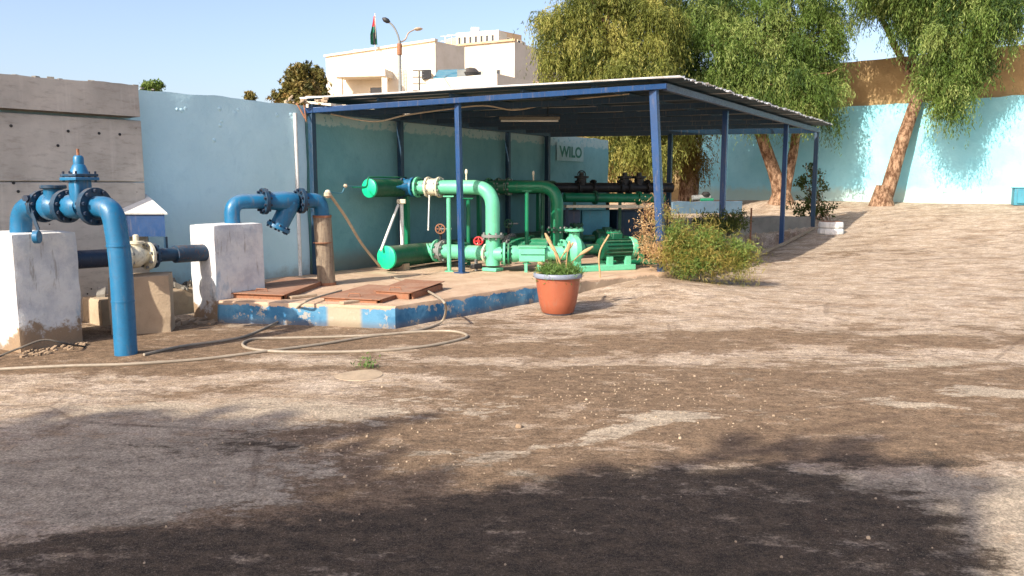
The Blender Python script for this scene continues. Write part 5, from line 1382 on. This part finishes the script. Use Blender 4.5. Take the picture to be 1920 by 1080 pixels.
m = MB(); a, b = at(777,55,Yl+5), at(792,54,Yl+5.5); m.tube([a, a.lerp(b,.3), a.lerp(b,.7), b], 0, 10, rad=[.04,.10,.09,.03]); m.build('lamp_head', M['bldg_s'], t)
# flag
Yf = 58; fb = at(703, 100, Yf); t = thing('flag', 'red, green, black and white flag hanging limp from a rooftop pole', 'flag', V((fb.x, Yf, 0)))
MB().cyl(V((fb.x, Yf, 0)), at(703, 25, Yf), .05, .035, n=8).build('flagpole', M['bldg_w'], t)
def flagmat():
    n = N('flag_cloth'); s = n.sep(n.obj); z = s[2]; x = s[0]
    red = rgb(196,44,52); z0_ = at(703,50,Yf).z; 
    c = n.mix(n.ramp(z, z0_-.05, z0_+.05), rgb(30,112,84), red)
    c = n.mix(n.ramp(n.mth('ADD', x, n.mth('MULTIPLY', n.noise(n.pos, 1.5, 2), .2)), -.16, -.2), c, rgb(226,226,222))
    band = n.mth('MULTIPLY', n.ramp(x, -.14, -.1), n.ramp(z, z0_-.3, z0_-.5))
    c = n.mix(n.mth('MULTIPLY', band, n.ramp(x, .12, .05)), c, rgb(24,28,28)); return n.fin(c, .8)
vs = []; fs = []; top_ = at(703, 30, Yf); bot_ = at(703, 84, Yf); nr, nc = 14, 12
for j in range(nr+1):
    f = j/nr; z = top_.z+(bot_.z-top_.z)*f; wd = .10+.34*min(1, f*1.6)
    for i in range(nc+1):
        u = i/nc; vs.append(V((top_.x+.02-wd*u+.10*f, Yf-.03+.13*sin(u*9+f*2)*min(1, f*2), z-.5*u*(1-f)*f)))
for j in range(nr):
    for i in range(nc): fs.append((j*(nc+1)+i, j*(nc+1)+i+1, (j+1)*(nc+1)+i+1, (j+1)*(nc+1)+i))
MB().add(vs, fs).build('flag_cloth', flagmat(), t, ang=80)

# ------------------------------------------------------------------ trees behind the photographer that shade the foreground
def shade_tree(gx, gy, hgt, rx, ry, rz, seed, label, n=330, extra=()):
    "crown whose shadow centre falls at (gx, gy); extra = boughs by their shadow offset"
    k = hgt/tan(SUN_EL); c = V((gx-sin(SUN_AZ)*k, gy-cos(SUN_AZ)*k, hgt))
    base = V((c.x, c.y, 0)); t = thing('shade_tree', label, 'tree', base, 'trees behind the viewer')
    m_ = MB(); limb(m_, [base-V((0,0,.2)), base+V((.1,.1,hgt*.5)), c], .3, .12, 10)
    rr = random.Random(seed); bl = [((c.x+rr.uniform(-.55,.55)*rx, c.y+rr.uniform(-.55,.55)*ry, c.z+rr.uniform(-.5,.5)*rz), (rx*.55, ry*.55, rz*.55)) for _ in range(8)]+[(tuple(c), (rx*.7, ry*.7, rz*.7))]
    for dx, dy, r in extra:
        e = c+V((dx, dy, 0)); bl.append((tuple(e), (r, r, r*.5))); limb(m_, [c, c.lerp(e, .5)+V((0,0,.2)), e], .07, .02, 6)
    m_.build('trunk', M['bark'], t)
    leaf_mesh('crown', *crown_leaves(bl, n, 9, 14, .13, .06, .5, .6, .28, .1, seed), M['leaf_g'], t)
shade_tree(-3.2, 3.75, 7.0, 1.9, 1.2, .8, 41, 'leafy tree out of view casting the left foreground shade', 420)
shade_tree(-.25, 2.1, 7.5, 1.9, 1.5, .9, 42, 'leafy tree out of view casting the middle foreground shade', 460, ((1.2,1.5,.6),(1.8,2.1,.42),(.7,1.0,.6)))
